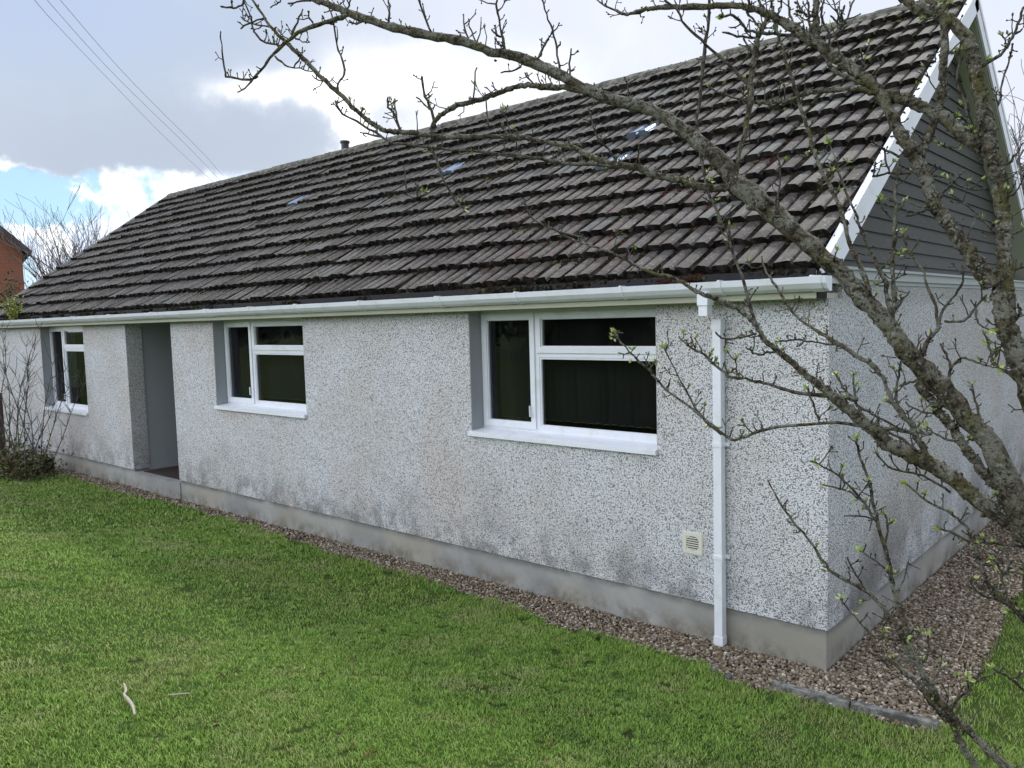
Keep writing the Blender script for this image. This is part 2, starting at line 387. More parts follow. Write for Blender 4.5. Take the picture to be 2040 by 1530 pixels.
ZZ = np.where(YY < -20, ZZ[np.argmin(abs(ys+20))][None, :]*0+hgt(0, -20), ZZ)-.012
Vv = np.stack([XX, YY, ZZ], -1).reshape(-1, 3); nx = len(xs)
ii, jj = np.meshgrid(np.arange(len(ys)-1), np.arange(nx-1), indexing='ij'); a0 = (ii*nx+jj).ravel()
F = np.stack([a0, a0+1, a0+nx+1, a0+nx], -1)
tag(npmesh('ground', Vv, F, SOIL), kind='structure')
bedm = MB()
def in_bed(x, y):
    fe = front_edge(x)+.10*(vnoise(x, x*0, 3, 1)-.5)+.09*(vnoise(x, y, 12, 2)-.5)
    re = np.interp(y, [-.6, 0, 1, 2.3, 3, 9], [.82, .80, .80, .68, .70, .72])+.07*(vnoise(x, y, 3, 3)-.5)
    return (y > fe) & (x < re) & (y < 8.2)
# bed sheet
gx = np.concatenate([np.arange(-17.4, -.02, .2), [-.02]]); bv = []
for x in gx: bv += [(x, float(front_edge(x))-.03, -.004), (x, .1, -.004)]
bedm.add(bv, [(2*i, 2*i+2, 2*i+3, 2*i+1) for i in range(len(gx)-1)])
yy = np.arange(-.45, 8.2, .2); bv = []
for y in yy: bv += [(-.02, y, -.004), (float(np.interp(y, [-.6, 0, 1, 2.3, 3, 9], [.82, .80, .80, .68, .70, .72]))+.02, y, -.004)]
bedm.add(bv, [(2*i, 2*i+1, 2*i+3, 2*i+2) for i in range(len(yy)-1)])
tag(bedm.obj('path', BED), kind='structure')

# gravel stones
phi = (1+5**.5)/2
ico = np.array([(-1, phi, 0), (1, phi, 0), (-1, -phi, 0), (1, -phi, 0), (0, -1, phi), (0, 1, phi), (0, -1, -phi), (0, 1, -phi), (phi, 0, -1), (phi, 0, 1), (-phi, 0, -1), (-phi, 0, 1)])/1.902
icf = np.array([(0, 11, 5), (0, 5, 1), (0, 1, 7), (0, 7, 10), (0, 10, 11), (1, 5, 9), (5, 11, 4), (11, 10, 2), (10, 7, 6), (7, 1, 8), (3, 9, 4), (3, 4, 2), (3, 2, 6), (3, 6, 8), (3, 8, 9), (4, 9, 5), (2, 4, 11), (6, 2, 10), (8, 6, 7), (9, 8, 1)])
def rotm(n):
    q = RS.normal(size=(n, 4)); q /= np.linalg.norm(q, axis=1)[:, None]; w_, x, y, z = q.T
    return np.stack([np.stack([1-2*(y*y+z*z), 2*(x*y-z*w_), 2*(x*z+y*w_)], -1), np.stack([2*(x*y+z*w_), 1-2*(x*x+z*z), 2*(y*z-x*w_)], -1), np.stack([2*(x*z-y*w_), 2*(y*z+x*w_), 1-2*(x*x+y*y)], -1)], 1)
def stones(pos, size, flat=(.45, .8), jit=.22):
    n = len(pos); base = ico[None]*(1+RS.uniform(-jit, jit, (n, 12, 1)))
    sc = np.stack([np.ones(n), RS.uniform(.55, .95, n), RS.uniform(*flat, n)], -1)
    v = base*sc[:, None]*size[:, None, None]
    a = RS.uniform(0, 2*PI, n); tl = RS.normal(0, .35, n)
    ct, st = np.cos(tl), np.sin(tl); y = v[..., 1]*ct[:, None]-v[..., 2]*st[:, None]; z = v[..., 1]*st[:, None]+v[..., 2]*ct[:, None]
    ca, sa = np.cos(a)[:, None], np.sin(a)[:, None]
    v = np.stack([v[..., 0]*ca-y*sa, v[..., 0]*sa+y*ca, z], -1)+pos[:, None]
    return v.reshape(-1, 3), (icf[None]+12*np.arange(n)[:, None, None]).reshape(-1, 3)
def scatter_bed(x0, x1, y0, y1, dens, s0, s1):
    n = int((x1-x0)*(y1-y0)*dens); x = RS.uniform(x0, x1, n); y = RS.uniform(y0, y1, n)
    k = in_bed(x, y) & ~((x < .0) & (y > .01)); x, y = x[k], y[k]
    s = RS.uniform(s0, s1, len(x)); return np.stack([x, y, RS.uniform(0, .014, len(x))], -1), s
pp = [scatter_bed(-17, -6, -.6, .02, 1700, .010, .019), scatter_bed(-6, -1.5, -.85, .02, 3800, .007, .016), scatter_bed(-1.5, .95, -.85, 3, 4600, .006, .019), scatter_bed(-.1, .9, 3, 8, 2200, .008, .018)]
pos = np.concatenate([p[0] for p in pp]); sz = np.concatenate([p[1] for p in pp])
Vg, Fg = stones(pos, sz)
tag(npmesh('gravel', Vg, Fg, STONE, np.repeat(RS.uniform(0, 1, len(pos)), 20)), 'pinkish brown gravel chippings laid along the foot of the bungalow', 'gravel', kind='stuff')

# grass blades
def blades(n, x0, x1, y0, y1, hmin, hmax, wd):
    x = RS.uniform(x0, x1, n); y = RS.uniform(y0, y1, n)
    # only what the camera or a small side-step can see
    dx = x-CAM.x; dy = y-CAM.y; dd = dx*FV.x+dy*FV.y; rr = dx*RV.x+dy*RV.y
    k = (~in_bed(x, y)) & (dd > .8) & (abs(rr) < dd*.78+.6) & ~((x < .0) & (y > -.05)) & (vnoise(x, y, 14, 5) > .13)
    
    x, y = x[k], y[k]; n = len(x)
    cl = vnoise(x, y, 6, 7)*.6+vnoise(x, y, 19, 8)*.6
    nearedge = np.exp(-np.abs(y-front_edge(x))*4.5)*(x < 1)*.9
    tuft = np.clip(vnoise(x, y, 4.5, 9)-.70, 0, 1)*3.0*vnoise(x, y, 17, 10)
    h = RS.uniform(hmin, hmax, n)*(.26+.85*cl+nearedge+tuft); a = RS.uniform(0, 2*PI, n); ln = RS.uniform(.15, .95, n)*h
    ww = wd*RS.uniform(.6, 1.3, n); b_ = a+RS.normal(0, .6, n)+PI/2
    z = hgt(x, y)-.008; p = np.stack([x, y, z], -1)
    off = np.stack([np.cos(b_)*ww, np.sin(b_)*ww, 0*x], -1)/2
    lean = np.stack([np.cos(a)*ln, np.sin(a)*ln, h*.8], -1)
    mid = p+lean*np.array([.35, .35, .62])
    V = np.stack([p-off, p+off, mid-off*.8, mid+off*.8, p+lean], 1).reshape(-1, 3)
    i5 = 5*np.arange(n)[:, None]
    F = np.concatenate([i5+np.array([[0, 1, 3]]), i5+np.array([[0, 3, 2]]), i5+np.array([[2, 3, 4]])], 1).reshape(-1, 3)
    return V, F, np.repeat(RS.uniform(0, 1, n), 3)
parts = []
for args in ((430000, -3.2, 3.2, -4.9, -.3, .014, .034, .0030), (300000, -8, 0, -5.6, -.2, .016, .038, .0048), (190000, -17, -6, -6.5, -.1, .022, .042, .009), (100000, .55, 4.2, -1.5, 4.5, .022, .05, .004)):
    parts.append(blades(*args))
off = 0; Vs = []; Fs = []; Rs_ = []
for V_, F_, R_ in parts: Vs.append(V_); Fs.append(F_+off); Rs_.append(R_); off += len(V_)
tag(npmesh('grass', np.concatenate(Vs), np.concatenate(Fs), GRASS, np.concatenate(Rs_)), 'short mown green lawn with paler yellowish patches in front of the bungalow', 'grass', kind='stuff')

# ------------------------------------------------------------------ bungalow
XL, XR, YR, ZR, YE, ZE = -17.15, -.012, 3.973, 5.651, -.115, 2.79
HOUSE = thing('bungalow', (-8.5, 4, 0), 'long low bungalow with pebbledash walls, mossy dark tiled roof and white gutters', 'bungalow')
TH = math.atan2(ZR-ZE, YR-YE); ct, st = math.cos(TH), math.sin(TH); SL = math.hypot(ZR-ZE, YR-YE)
YB = 2*YR; ZP = .30; ZS = 2.60; WX0 = -17.10; T = .25
openings = [(-14.53, -12.55), (-8.205, -6.12), (-3.40, -1.345)]; RC = (-10.90, -9.40); YWALL = 0.
wl = MB()
cuts = [WX0, -14.53, -12.55, RC[0], RC[1], -8.205, -6.12, -3.40, -1.345, 0.]
for i in range(0, len(cuts), 2): wl.box(cuts[i], cuts[i+1], 0, T, ZP, ZS)
for i_, (a, c) in enumerate(openings): wl.box(a, c, 0, T, ZP, 1.415 if i_ else 1.065)
# gable wall right, gable wall left, back wall
wl.box(-T, 0, T, YB-T, ZP, 2.70); wl.box(WX0, WX0+T, T, YB-T, ZP, 2.7); wl.box(WX0, 0, YB-T, YB, ZP, ZS)
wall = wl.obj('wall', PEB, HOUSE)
pm = MB(); o_ = .014
pm.box(WX0+o_, RC[0]-o_, o_, T, -.12, ZP); pm.box(RC[1], -o_, o_, T, -.12, ZP); pm.box(-T-.001, -o_, T, YB, -.12, ZP)
pm.box(WX0+o_, WX0+T, T, YB, -.12, ZP)
pm.obj('plinth', PLINTH, HOUSE)
sp_ = MB(); sp_.box(RC[0]-.012, RC[1]-.002, .0, .10, -.1, .265); sp_.box(RC[0]-.012, RC[1]-.002, .10, 1.6, -.1, .262); sp_.obj('doorstep', PLINTH, HOUSE)
q = MB(); q.box(RC[0]+.10, RC[1]-.004, .11, 1.5, .262, .272); q.obj('porch_floor', QT, HOUSE)
q = MB(); q.box(RC[0]-.1, RC[0]-.02, T, 1.6, .262, ZS); q.box(RC[1]+.02, RC[1]+.1, T, 1.6, .262, ZS); q.box(RC[0]-.1, RC[1]+.1, 1.6, 1.7, .262, ZS)
q.obj('porch_wall', SMOOTH, HOUSE)
dr = MB(); dr.box(RC[0]+.25, RC[1]-.25, 1.565, 1.597, .275, 2.3); drr = dr.obj('door', BROWN, HOUSE)
dh = MB(); dh.tube([(RC[1]-.4, 1.52, 1.2), (RC[1]-.4, 1.57, 1.2), (RC[1]-.5, 1.53, 1.2)], [.01]*3, 6); dh.obj('handle', UPVC, drr)
# ceilings / soffit closing the shell
sf = MB(); sf.box(WX0, -.03, -.135, 0.0, 2.600, 2.612); sf.box(WX0, -.03, .0, YB, 2.602, 2.64); sf.box(WX0, -.02, YB, YB+.13, 2.600, 2.612)
sf.obj('soffit', SOFFIT, HOUSE)
fa = MB(); fa.box(WX0-.1, -.028, -.15, -.136, 2.604, 2.785); fa.box(WX0-.1, -.028, YB+.136, YB+.15, 2.604, 2.785)
fa.obj('fascia', SOFFIT, HOUSE)
ft = MB(); ft.hexa([(WX0-.1, -.185, 2.725), (-.03, -.185, 2.725), (-.03, -.151, 2.73), (WX0-.1, -.151, 2.73), (WX0-.1, -.175, 2.80), (-.03, -.175, 2.80), (-.03, -.151, 2.80), (WX0-.1, -.151, 2.80)]); ft.obj('eaves_felt', DARK, HOUSE)
# room interiors behind the windows
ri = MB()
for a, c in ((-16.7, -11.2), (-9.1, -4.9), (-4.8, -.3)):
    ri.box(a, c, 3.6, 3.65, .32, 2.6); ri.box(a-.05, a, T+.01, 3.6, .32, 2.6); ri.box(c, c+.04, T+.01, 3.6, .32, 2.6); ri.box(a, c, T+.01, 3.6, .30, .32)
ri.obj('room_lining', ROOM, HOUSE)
# ---- windows
def window(x0, x1, curtain, blind, dz=0.):
    w0 = (x1-x0); f = MB(); y0, y1 = .165, .235; z0, z1 = 1.47+dz, 2.6
    xm = x0+.335*w0
    f.box(x0, x0+.055, y0, y1, z0, z1); f.box(x1-.06, x1, y0, y1, z0, z1)
    f.box(x0+.055, x1-.06, y0, y1, z1-.055, z1); f.box(x0+.055, x1-.06, y0, y1, z0, z0+.06)
    f.box(xm-.035, xm+.035, y0, y1, z0+.06, z1-.055); f.box(xm+.035, x1-.06, y0, y1, 2.165, 2.225)
    win = f.obj('window', UPVC, HOUSE)
    def sash(a, c, zb, zt):
        s = MB(); t = .052; ya, yb = .150, .215
        s.box(a, a+t, ya, yb, zb, zt); s.box(c-t, c, ya, yb, zb, zt); s.box(a+t, c-t, ya, yb, zb, zb+t); s.box(a+t, c-t, ya, yb, zt-t, zt)
        k = .012; a2, c2, b2, t2 = a+t, c-t, zb+t, zt-t   # sloped glazing bead
        for p in (((a2, a2+k), (b2, t2)), ((c2-k, c2), (b2, t2))): s.box(p[0][0], p[0][1], ya+.012, yb-.01, p[1][0], p[1][1])
        s.box(a2+k, c2-k, ya+.012, yb-.01, b2, b2+k); s.box(a2+k, c2-k, ya+.012, yb-.01, t2-k, t2)
        s.obj('sash', UPVC, win)
        gm = MB(); gm.box(a2+k, c2-k, .182, .186, b2+k, t2-k); gm.obj('pane', GLASS, win)
    sash(x0+.030, xm-.010, z0+.03, z1-.03); sash(xm+.012, x1-.03, 2.205, z1-.03)
    gm = MB(); gm.box(xm+.035, x1-.06, .190, .194, z0+.06, 2.165); gm.obj('pane', GLASS, win)
    bd = MB(); a, c, zb, zt = xm+.035, x1-.06, z0+.06, 2.165; k = .018
    bd.box(a, a+k, .172, .19, zb, zt); bd.box(c-k, c, .172, .19, zb, zt); bd.box(a+k, c-k, .172, .19, zb, zb+k); bd.box(a+k, c-k, .172, .19, zt-k, zt)
    bd.obj('glazing_bead', UPVC, win)
    sl = MB(); sl.prism_x([(-.035, 1.415+dz), (.165, 1.415+dz), (.165, 1.478+dz), (-.015, 1.458+dz), (-.035, 1.450+dz)], x0-.02, x1+.0)
    sl.obj('sill', UPVC, win)
    hd = MB(); hd.tube([(xm-.06, .148, 1.62+dz), (xm-.06, .130, 1.62+dz), (xm-.06, .128, 1.72+dz)], [.008]*3, 6); hd.obj('handle', UPVC, win)
    for ra in (x0+.0005, x1-.006): rv = MB(); rv.box(ra, ra+.0055, .003, .164, 1.478+dz, 2.6); rv.obj('reveal', SMOOTH, win)
    if blind:
        bl = MB(); n = int((x1-x0-.2)/.085)
        rail = MB(); rail.box(x0+.05, x1-.05, .30, .33, 2.50, 2.54); rail.obj('blind_rail', UPVC, win)
        for i in range(n):
            x = x0+.12+i*.085; a = rad(62+rnd.uniform(-4, 4)); dx, dy = .045*math.cos(a), .045*math.sin(a)
            bl.hexa([(x-dx, .36-dy, 1.56), (x+dx, .36+dy, 1.56), (x+dx+.001, .36+dy+.002, 1.56), (x-dx+.001, .36-dy+.002, 1.56), (x-dx, .36-dy, 2.5), (x+dx, .36+dy, 2.5), (x+dx+.001, .36+dy+.002, 2.5), (x-dx+.001, .36-dy+.002, 2.5)])
        bl.obj('vertical_blind', BLIND, win)
        ch = MB(); ch.tube([(x0+.12+i*.085*1., .345, 1.565+(.008 if i % 2 else 0)) for i in range(n)], [.002]*n, 4); ch.obj('blind_chain', UPVC, win)
    if curtain:
        cu = MB(); vs = []; n = 26
        for i in range(n):
            x = x0+.04+i*.014; y = .46+.025*math.sin(i*1.5); vs += [(x, y, 1.2+dz), (x, y, 2.55)]
        cu.add(vs, [(2*i, 2*i+2, 2*i+3, 2*i+1) for i in range(n-1)]); cu.obj('curtain', CURT, win, True)
    return win
window(*openings[0], True, False, -.35); window(*openings[1], True, True); window(*openings[2], True, True)
# ---- gutter
gy1 = -.150
def gprof(e=0.):
    return [(gy1, 2.745), (gy1, 2.655-e), (gy1-.030, 2.648-e), (gy1-.075-e, 2.668-e*.7), (gy1-.103-e, 2.700), (gy1-.112-e, 2.742+e), (gy1-.100, 2.744+e), (gy1-.092, 2.706), (gy1-.070, 2.678), (gy1-.028, 2.660), (gy1-.010, 2.662), (gy1-.010, 2.745)]
GX0, GX1 = -17.3, .055
gm = MB(); gm.prism_x(gprof(), GX0, GX1)
gut = gm.obj('gutter', UPVC, HOUSE)
for x in (.005, -.674, -1.5, -2.58, -3.55, -4.73, -5.89, -6.86, -7.91, -9.46, -10.9, -12.3, -13.7, -15.2):
    bm_ = MB(); wdt = .075 if x in (.005, -3.55, -7.91) else .028
    p = gprof(.005); outer = [p[0], p[1], p[2], p[3], p[4], p[5], (p[5][0]+.018, p[5][1]+.004), (gy1-.09, 2.752)]
    bm_.prism_x(p, x-wdt/2, x+wdt/2)
    bm_.box(x-wdt/2, x-wdt/2+.012, gy1-.105, gy1, 2.745, 2.753)
    bm_.obj('gutter_bracket' if wdt < .05 else 'gutter_union', UPVC, gut)
se = MB(); p = gprof(.004)[:6]; se.prism_x(p, GX1, GX1+.02); se.obj('stop_end', UPVC, gut)
# ---- downpipe
px0, px1 = -.822, -.757
dpp = MB(); dpp.box(px0, px1, -.078, -.013, .02, 2.46)
pipe = dpp.obj('downpipe', UPVC, HOUSE)
e = .005; sc = MB(); sc.box(px0-e, px1+e, -.078-e, -.013+e*.5, 2.40, 2.475); sc.obj('socket', UPVC, pipe); sc = MB(); sc.box(px0-e, px1+e, -.078-e, -.0135, .03, .09); sc.obj('shoe', UPVC, pipe)
oc = MB(); oc.box(-.850, -.768, -.250, -.152, 2.580, 2.665); oc.box(-.843, -.775, -.242, -.165, 2.505, 2.582)
oc.obj('outlet', UPVC, pipe)

for z in (.70, 1.55):
    c = MB(); c.box(px0-.006, px1+.006, -.084, -.012, z-.014, z+.014); c.box(px0-.03, px0-.006, -.02, -.004, z-.012, z+.012); c.box(px1+.006, px1+.034, -.02, -.004, z-.012, z+.012)
    c.obj('pipe_clip', UPVC, pipe)
# ---- air vent
vx, vz = -1.04, .752; v = MB(); hw = .082
v.box(vx-hw, vx+hw, -.010, -.001, vz-hw, vz-hw+.028); v.box(vx-hw, vx+hw, -.010, -.001, vz+hw-.028, vz+hw)
v.box(vx-hw, vx-hw+.028, -.010, -.001, vz-hw+.028, vz+hw-.028); v.box(vx+hw-.028, vx+hw, -.010, -.001, vz-hw+.028, vz+hw-.028)
v.box(vx-hw-.006, vx+hw+.006, -.0045, -.0005, vz-hw-.006, vz+hw+.006)
vt = v.obj('air_vent', CREAM, HOUSE)
vb = MB(); vb.add([(vx+.056*math.cos(i*PI/14), -.0056, vz+.056*math.sin(i*PI/14)) for i in range(28)], [tuple(range(28))]); vb.obj('vent_opening', DARK, vt)
vs_ = MB()
for i in range(6):
    z = vz-.046+i*.0175; hwid = math.sqrt(max(.0001, .054**2-(z-vz)**2))
    vs_.box(vx-hwid, vx+hwid, -.0095, -.0060, z-.0042, z+.0042)
vs_.obj('louvre', CREAM, vt)

# ---- roof
def rp(x, s, h, side=1):
    """point s metres up the slope, h above it"""
    y = YE+s*ct-h*st; z = ZE+s*st+h*ct
    return (x, y if side == 1 else 2*YR-y, z)
slab = MB()
for side in (1, -1):
    P8 = [rp(XL+.02, -.02, -.07, side), rp(XR-.03, -.02, -.07, side), rp(XR-.03, SL-.01, -.07, side), rp(XL+.02, SL-.01, -.07, side), rp(XL+.02, -.02, -.012, side), rp(XR-.03, -.02, -.012, side), rp(XR-.03, SL-.01, -.012, side), rp(XL+.02, SL-.01, -.012, side)]
    slab.hexa(P8 if side == 1 else [P8[i] for i in (1, 0, 3, 2, 5, 4, 7, 6)])
roof = slab.obj('roof', DARK, HOUSE)
NC, TW = 14, .300; GA = SL/NC
# tile cross profile over one tile width: (u, h)
prof = [(.0, .0), (.012, .001), (.022, .020), (.045, .032), (.114, .035), (.134, .026), (.143, .004), (.155, .003), (.163, .026), (.184, .034), (.252, .034), (.273, .022), (.287, .003), (.300, .0)]
VALLEY = {0, 6, 11, 12}
glass_at = []
for (a, c) in ((590, 400), (905, 335), (1285, 262), (1228, 322)):
    nrm = Vector((0, -st, ct)); d = ray(a, c); p0 = Vector(rp(0, 0, .02)); t = (p0-CAM).dot(nrm)/d.dot(nrm); P_ = CAM+d*t
    s = (P_.y-YE)/ct; glass_at.append((int(s/GA), P_.x))
tl = MB(); glass_tiles = []; midx = []
ncol = int((XR-XL)/TW)
for side in (1, -1):
    for k in range(NC):
        rj = rnd.uniform(-.004, .004)
        offx = XL+.015+(0 if k % 2 else .0)
        for j in range(ncol+1):
            x0 = offx+j*TW; x1 = min(x0+TW, XR-.004)
            if x1-x0 < .05: continue
            isg = side == 1 and any(kk == k and x0 <= gx_ < x0+TW for kk, gx_ in glass_at)
            lift = .056+rj+rnd.uniform(-.010, .016); dz0 = rnd.uniform(-.006, .008); tj = rnd.gauss(0, .011)
            s0 = k*GA-.012+tj; s1 = (k+1)*GA+.03
            vs = []; pr = [(u, h) for u, h in prof if x0+u <= x1+.001]; n = len(pr)
            if n < 2: continue
            sj = [s0+rnd.uniform(-.015, .015) for _ in pr]
            for (u, h), s0_ in zip(pr, sj): vs.append(rp(x0+u, s0_, -.012+h*.2+lift*.2, side))          # lip bottom
            for (u, h), s0_ in zip(pr, sj): vs.append(rp(x0+u, s0_, lift+h+dz0, side))
            for u, h in pr: vs.append(rp(x0+u, s1, .000+h*.95, side))
            fs = [(i, i+1, n+i+1, n+i) for i in range(n-1)]+[(n+i, n+i+1, 2*n+i+1, 2*n+i) for i in range(n-1)]
            if side == -1: fs = [f[::-1] for f in fs]
            if isg:
                gt = MB(); gt.add(vs, fs); glass_tiles.append(gt)
            else:
                tl.add(vs, fs, rnd.random()*.999+.001); base_ = len(midx); midx += [0]*len(fs)
                for i in range(n-1):
                    if i in VALLEY: midx[base_+n-1+i] = 1
                    midx[base_+i] = 1
tiles = tl.obj('tiles', TILE, roof); tiles.data.materials.append(MOSSY); tiles.data.polygons.foreach_set('material_index', midx)
for gt in glass_tiles: gt.obj('glass_tile', RGLASS, roof)
# moss clumps in joints and valleys
def mossn(n):
    k = RS.randint(0, NC, n); x = RS.uniform(XL+.05, XR-.06, n)
    mode = RS.uniform(0, 1, n); s = np.zeros(n); h = np.zeros(n)
    lip = mode < .66
    s[lip] = k[lip]*GA-.016-np.abs(RS.normal(0, 1, lip.sum()))*(.012+.055*np.clip(vnoise(x, k*GA, 2.2, 41)-.55, 0, 1)*2)[lip]; h[lip] = .012+RS.uniform(0, .012, lip.sum())
    val = ~lip; vx_ = XL+.015+np.round((x-XL-.015)/.15)*.15-.003; x[val] = (vx_+RS.normal(0, .008, n))[val]
    s[val] = k[val]*GA+RS.uniform(0, GA, val.sum()); h[val] = .008+RS.uniform(0, .022, val.sum())
    dens = .16*np.exp(-((x+2.9)/1.5)**2-((s-1.0)/.8)**2)+vnoise(x, s, .9, 21)*.6+vnoise(x, s, 4.5, 22)*.55+.25*(s/SL)**3
    dens = dens+.55*np.clip(vnoise(x, s, 2.2, 41)-.62, 0, 1)*2; keep = dens > RS.uniform(.30, .80, n); return x[keep], s[keep], h[keep]
x, s, h = mossn(230000)
y = YE+s*ct-h*st; z = ZE+s*st+h*ct
Vm, Fm = stones(np.stack([x, y, z], -1), RS.uniform(.005, .021, len(x))*(1+1.9*vnoise(x, s, 3, 23)**2), (.5, .9), .35)
tag(npmesh('moss', Vm, Fm, MOSS, np.repeat(RS.uniform(0.001, 1, len(x)), 20), roof), kind='stuff')
# ridge tiles
rg = MB(); x = XL-.02
while x < XR-.05:
    x1 = min(x+.455, XR-.01); dz = rnd.uniform(-.004, .006); vs = []; n = 9
    for xx, rr in ((x, .112), (x+.03, .116), (x1-.006, .108)):
        for i in range(n+1):
            a = rad(-18+216*i/n); vs.append((xx, YR+rr*1.12*math.cos(a), ZR-.035+dz+rr*.95*math.sin(a)))
    m_ = n+1; fs = [(r_*m_+i, r_*m_+i+1, (r_+1)*m_+i+1, (r_+1)*m_+i) for r_ in range(2) for i in range(n)]+[tuple(range(m_))]+[tuple(2*m_+i for i in range(n, -1, -1))]
    rg.add(vs, fs, rnd.random()+.001); x += .45
rg.obj('ridge_tiles', RIDGE, roof)
# small moss tufts on the ridge
n = 900; x = RS.uniform(XL, XR, n); a = RS.uniform(.1, PI-.1, n); k = vnoise(x, x*0, 2.5, 31) > .45; x, a = x[k], a[k]
Vm, Fm = stones(np.stack([x, YR+.12*np.cos(a)*-1, ZR-.035+.105*np.sin(a)], -1), RS.uniform(.006, .018, len(x)), (.4, .7), .35)
tag(npmesh('ridge_moss', Vm, Fm, MOSS, np.repeat(RS.uniform(.6, 1, len(x)), 20), roof), kind='stuff')
# verge boards (right and left gables)
def verge(xo, xi, name_parent):
    for side in (1, -1):
        b_ = MB()
        P8 = [rp(xi, .17, -.160, side), rp(xo, .17, -.160, side), rp(xo, SL+.0, -.160, side), rp(xi, SL+.0, -.160, side), rp(xi, .02, -.028, side), rp(xo, .02, -.028, side), rp(xo, SL, -.028, side), rp(xi, SL, -.028, side)]
        b_.hexa(P8)
        vb_ = b_.obj('bargeboard', UPVC, HOUSE)
        c = MB(); hh = .022 if xo > xi else .062; xo2 = xo+(.006 if xo > xi else -.016); xi2 = xi-.012 if xo > xi else xi+.03
        c.hexa([rp(xi, .0, -.0275, side), rp(xo2, .0, -.0275, side), rp(xo2, SL+.03, -.0275, side), rp(xi, SL+.03, -.0275, side), rp(xi2, .03, hh+.02, side), rp(xo2, .03, hh, side), rp(xo2, SL+.03, hh, side), rp(xi2, SL+.03, hh+.02, side)])
        c.obj('verge_trim', UPVC, vb_)
verge(XR+.012, XR-.010, None); verge(XL-.012, XL+.01, None)
# recessed gable: soffits, cladding, trim band
AX = -.29
gs = MB()
for side in (1, -1):
    P8 = [rp(AX-.02, .1, -.185, side), rp(XR-.012, .1, -.185, side), rp(XR-.012, SL-.1, -.185, side), rp(AX-.02, SL-.1, -.185, side), rp(AX-.02, .1, -.173, side), rp(XR-.012, .1, -.173, side), rp(XR-.012, SL-.1, -.173, side), rp(AX-.02, SL-.1, -.173, side)]
    gs.hexa(P8)
gs.obj('gable_soffit', SOFFIT, HOUSE)
cl = MB(); z = 2.80; ch = .128
def halfw(zz):   # y extent of gable at height zz under the slope
    return max(0., (ZR-.17/ct-zz)/math.tan(TH))
while z < ZR-.25:
    w0, w1 = halfw(z), halfw(z+ch); a = rnd.random()*.9+.05
    if w1 < .02: break
    xb, xt = AX+.022, AX+.004
    cl.hexa([(AX-.03, YR-w0, z-.012), (xb, YR-w0, z-.012), (xb, YR+w0, z-.012), (AX-.03, YR+w0, z-.012), (AX-.03, YR-w1, z+ch), (xt, YR-w1, z+ch), (xt, YR+w1, z+ch), (AX-.03, YR+w1, z+ch)], a)
    z += ch
cl.obj('cladding', CLAD, HOUSE)
tb = MB(); tb.box(-.30, .022, .10, YB-.1, 2.735, 2.800)
tb.hexa([(-.30, .10, 2.8), (.038, .10, 2.8), (.038, YB-.1, 2.8), (-.30, YB-.1, 2.8), (-.30, .10, 2.87), (.038, .10, 2.815), (.038, YB-.1, 2.815), (-.30, YB-.1, 2.87)])
tb.box(-.02, .006, .02, YB-.1, 2.702, 2.735)
tb.obj('gable_ledge', TRIM, HOUSE)
lc = MB(); lc.add([(XL+.05, YR-halfw(2.7), 2.7), (XL+.05, YR+halfw(2.7), 2.7), (XL+.05, YR, ZR-.2)], [(0, 1, 2)]); lc.add([(XL+.1, YR-halfw(2.7), 2.7), (XL+.1, YR+halfw(2.7), 2.7), (XL+.1, YR, ZR-.2)], [(0, 2, 1)])
lc.obj('gable_panel', CLAD, HOUSE)
ec = MB(); ec.box(-.026, -.014, -.15, -.0, 2.602, 2.78); ec.obj('eaves_end_cap', DARK, HOUSE)
# flue
fl = MB(); fx, fy = -11.17, 4.6; fl.tube([(fx, fy, 5.1), (fx, fy, 6.04)], [.075, .075], 14); fl.tube([(fx, fy, 6.04), (fx, fy, 6.08)], [.095, .095], 14); fl.obj('flue_pipe', BLACKM, HOUSE)

# ------------------------------------------------------------------ apple tree in the foreground
def T_(zone, pts):
    ox, oy, s = {'P': (0, 0, 1), 'A': (400, 0, 2.914), 'B': (1000, 0, 3.4), 'C': (1440, 0, 3.4), 'D': (1440, 450, 3.4), 'E': (1440, 850, 2.25), 'F': (1740, 0, 6.8), 'G': (1740, 225, 6.8), 'H': (1740, 450, 6.8), 'I': (1740, 675, 6.8), 'J': (1740, 900, 6.8), 'K': (1740, 1125, 6.8), 'L': (1740, 1305, 6.8), 'M': (1440, 0, 6.8), 'N': (1300, 500, 4.636), 'Q': (700, 550, 2.55)}[zone]
    return [(ox+x/s, oy+y/s) for x, y in pts]
def depth(x, y): return 2.10+.62*max(0., 2100-x)/1600+.0001*max(0, 700-y)*1.2
tree = thing('apple_tree', (2.0, -2.9, float(hgt(2.0, -2.9))), 'bare budding apple tree with lichened branches reaching across the front of the bungalow', 'tree')
def cr(pts, sub):
    out = []
    n = len(pts)
    for i in range(n-1):
        p0, p1, p2, p3 = pts[max(i-1, 0)], pts[i], pts[i+1], pts[min(i+2, n-1)]
        for k in range(sub):
            t = k/sub
            out.append(tuple(.5*(2*b1+(c1-a1)*t+(2*a1-5*b1+4*c1-d1)*t*t+(3*b1-a1-3*c1+d1)*t**3) for a1, b1, c1, d1 in zip(p0, p1, p2, p3)))
    out.append(pts[-1]); return out
def leafq(mb, p, d, ln, wd, a):
    d = Vector(d).normalized(); sd_ = d.orthogonal().normalized(); sd_.rotate(Matrix.Rotation(rnd.uniform(0, 6.28), 3, d)); nn = d.cross(sd_)
    q = Vector(p); mid = q+d*ln*.5+nn*ln*.10
    mb.add([q, mid+sd_*wd*.5, q+d*ln, mid-sd_*wd*.5, q+d*ln*.5+nn*ln*.02], [(0, 1, 4), (1, 2, 4), (2, 3, 4), (3, 0, 4)], a)
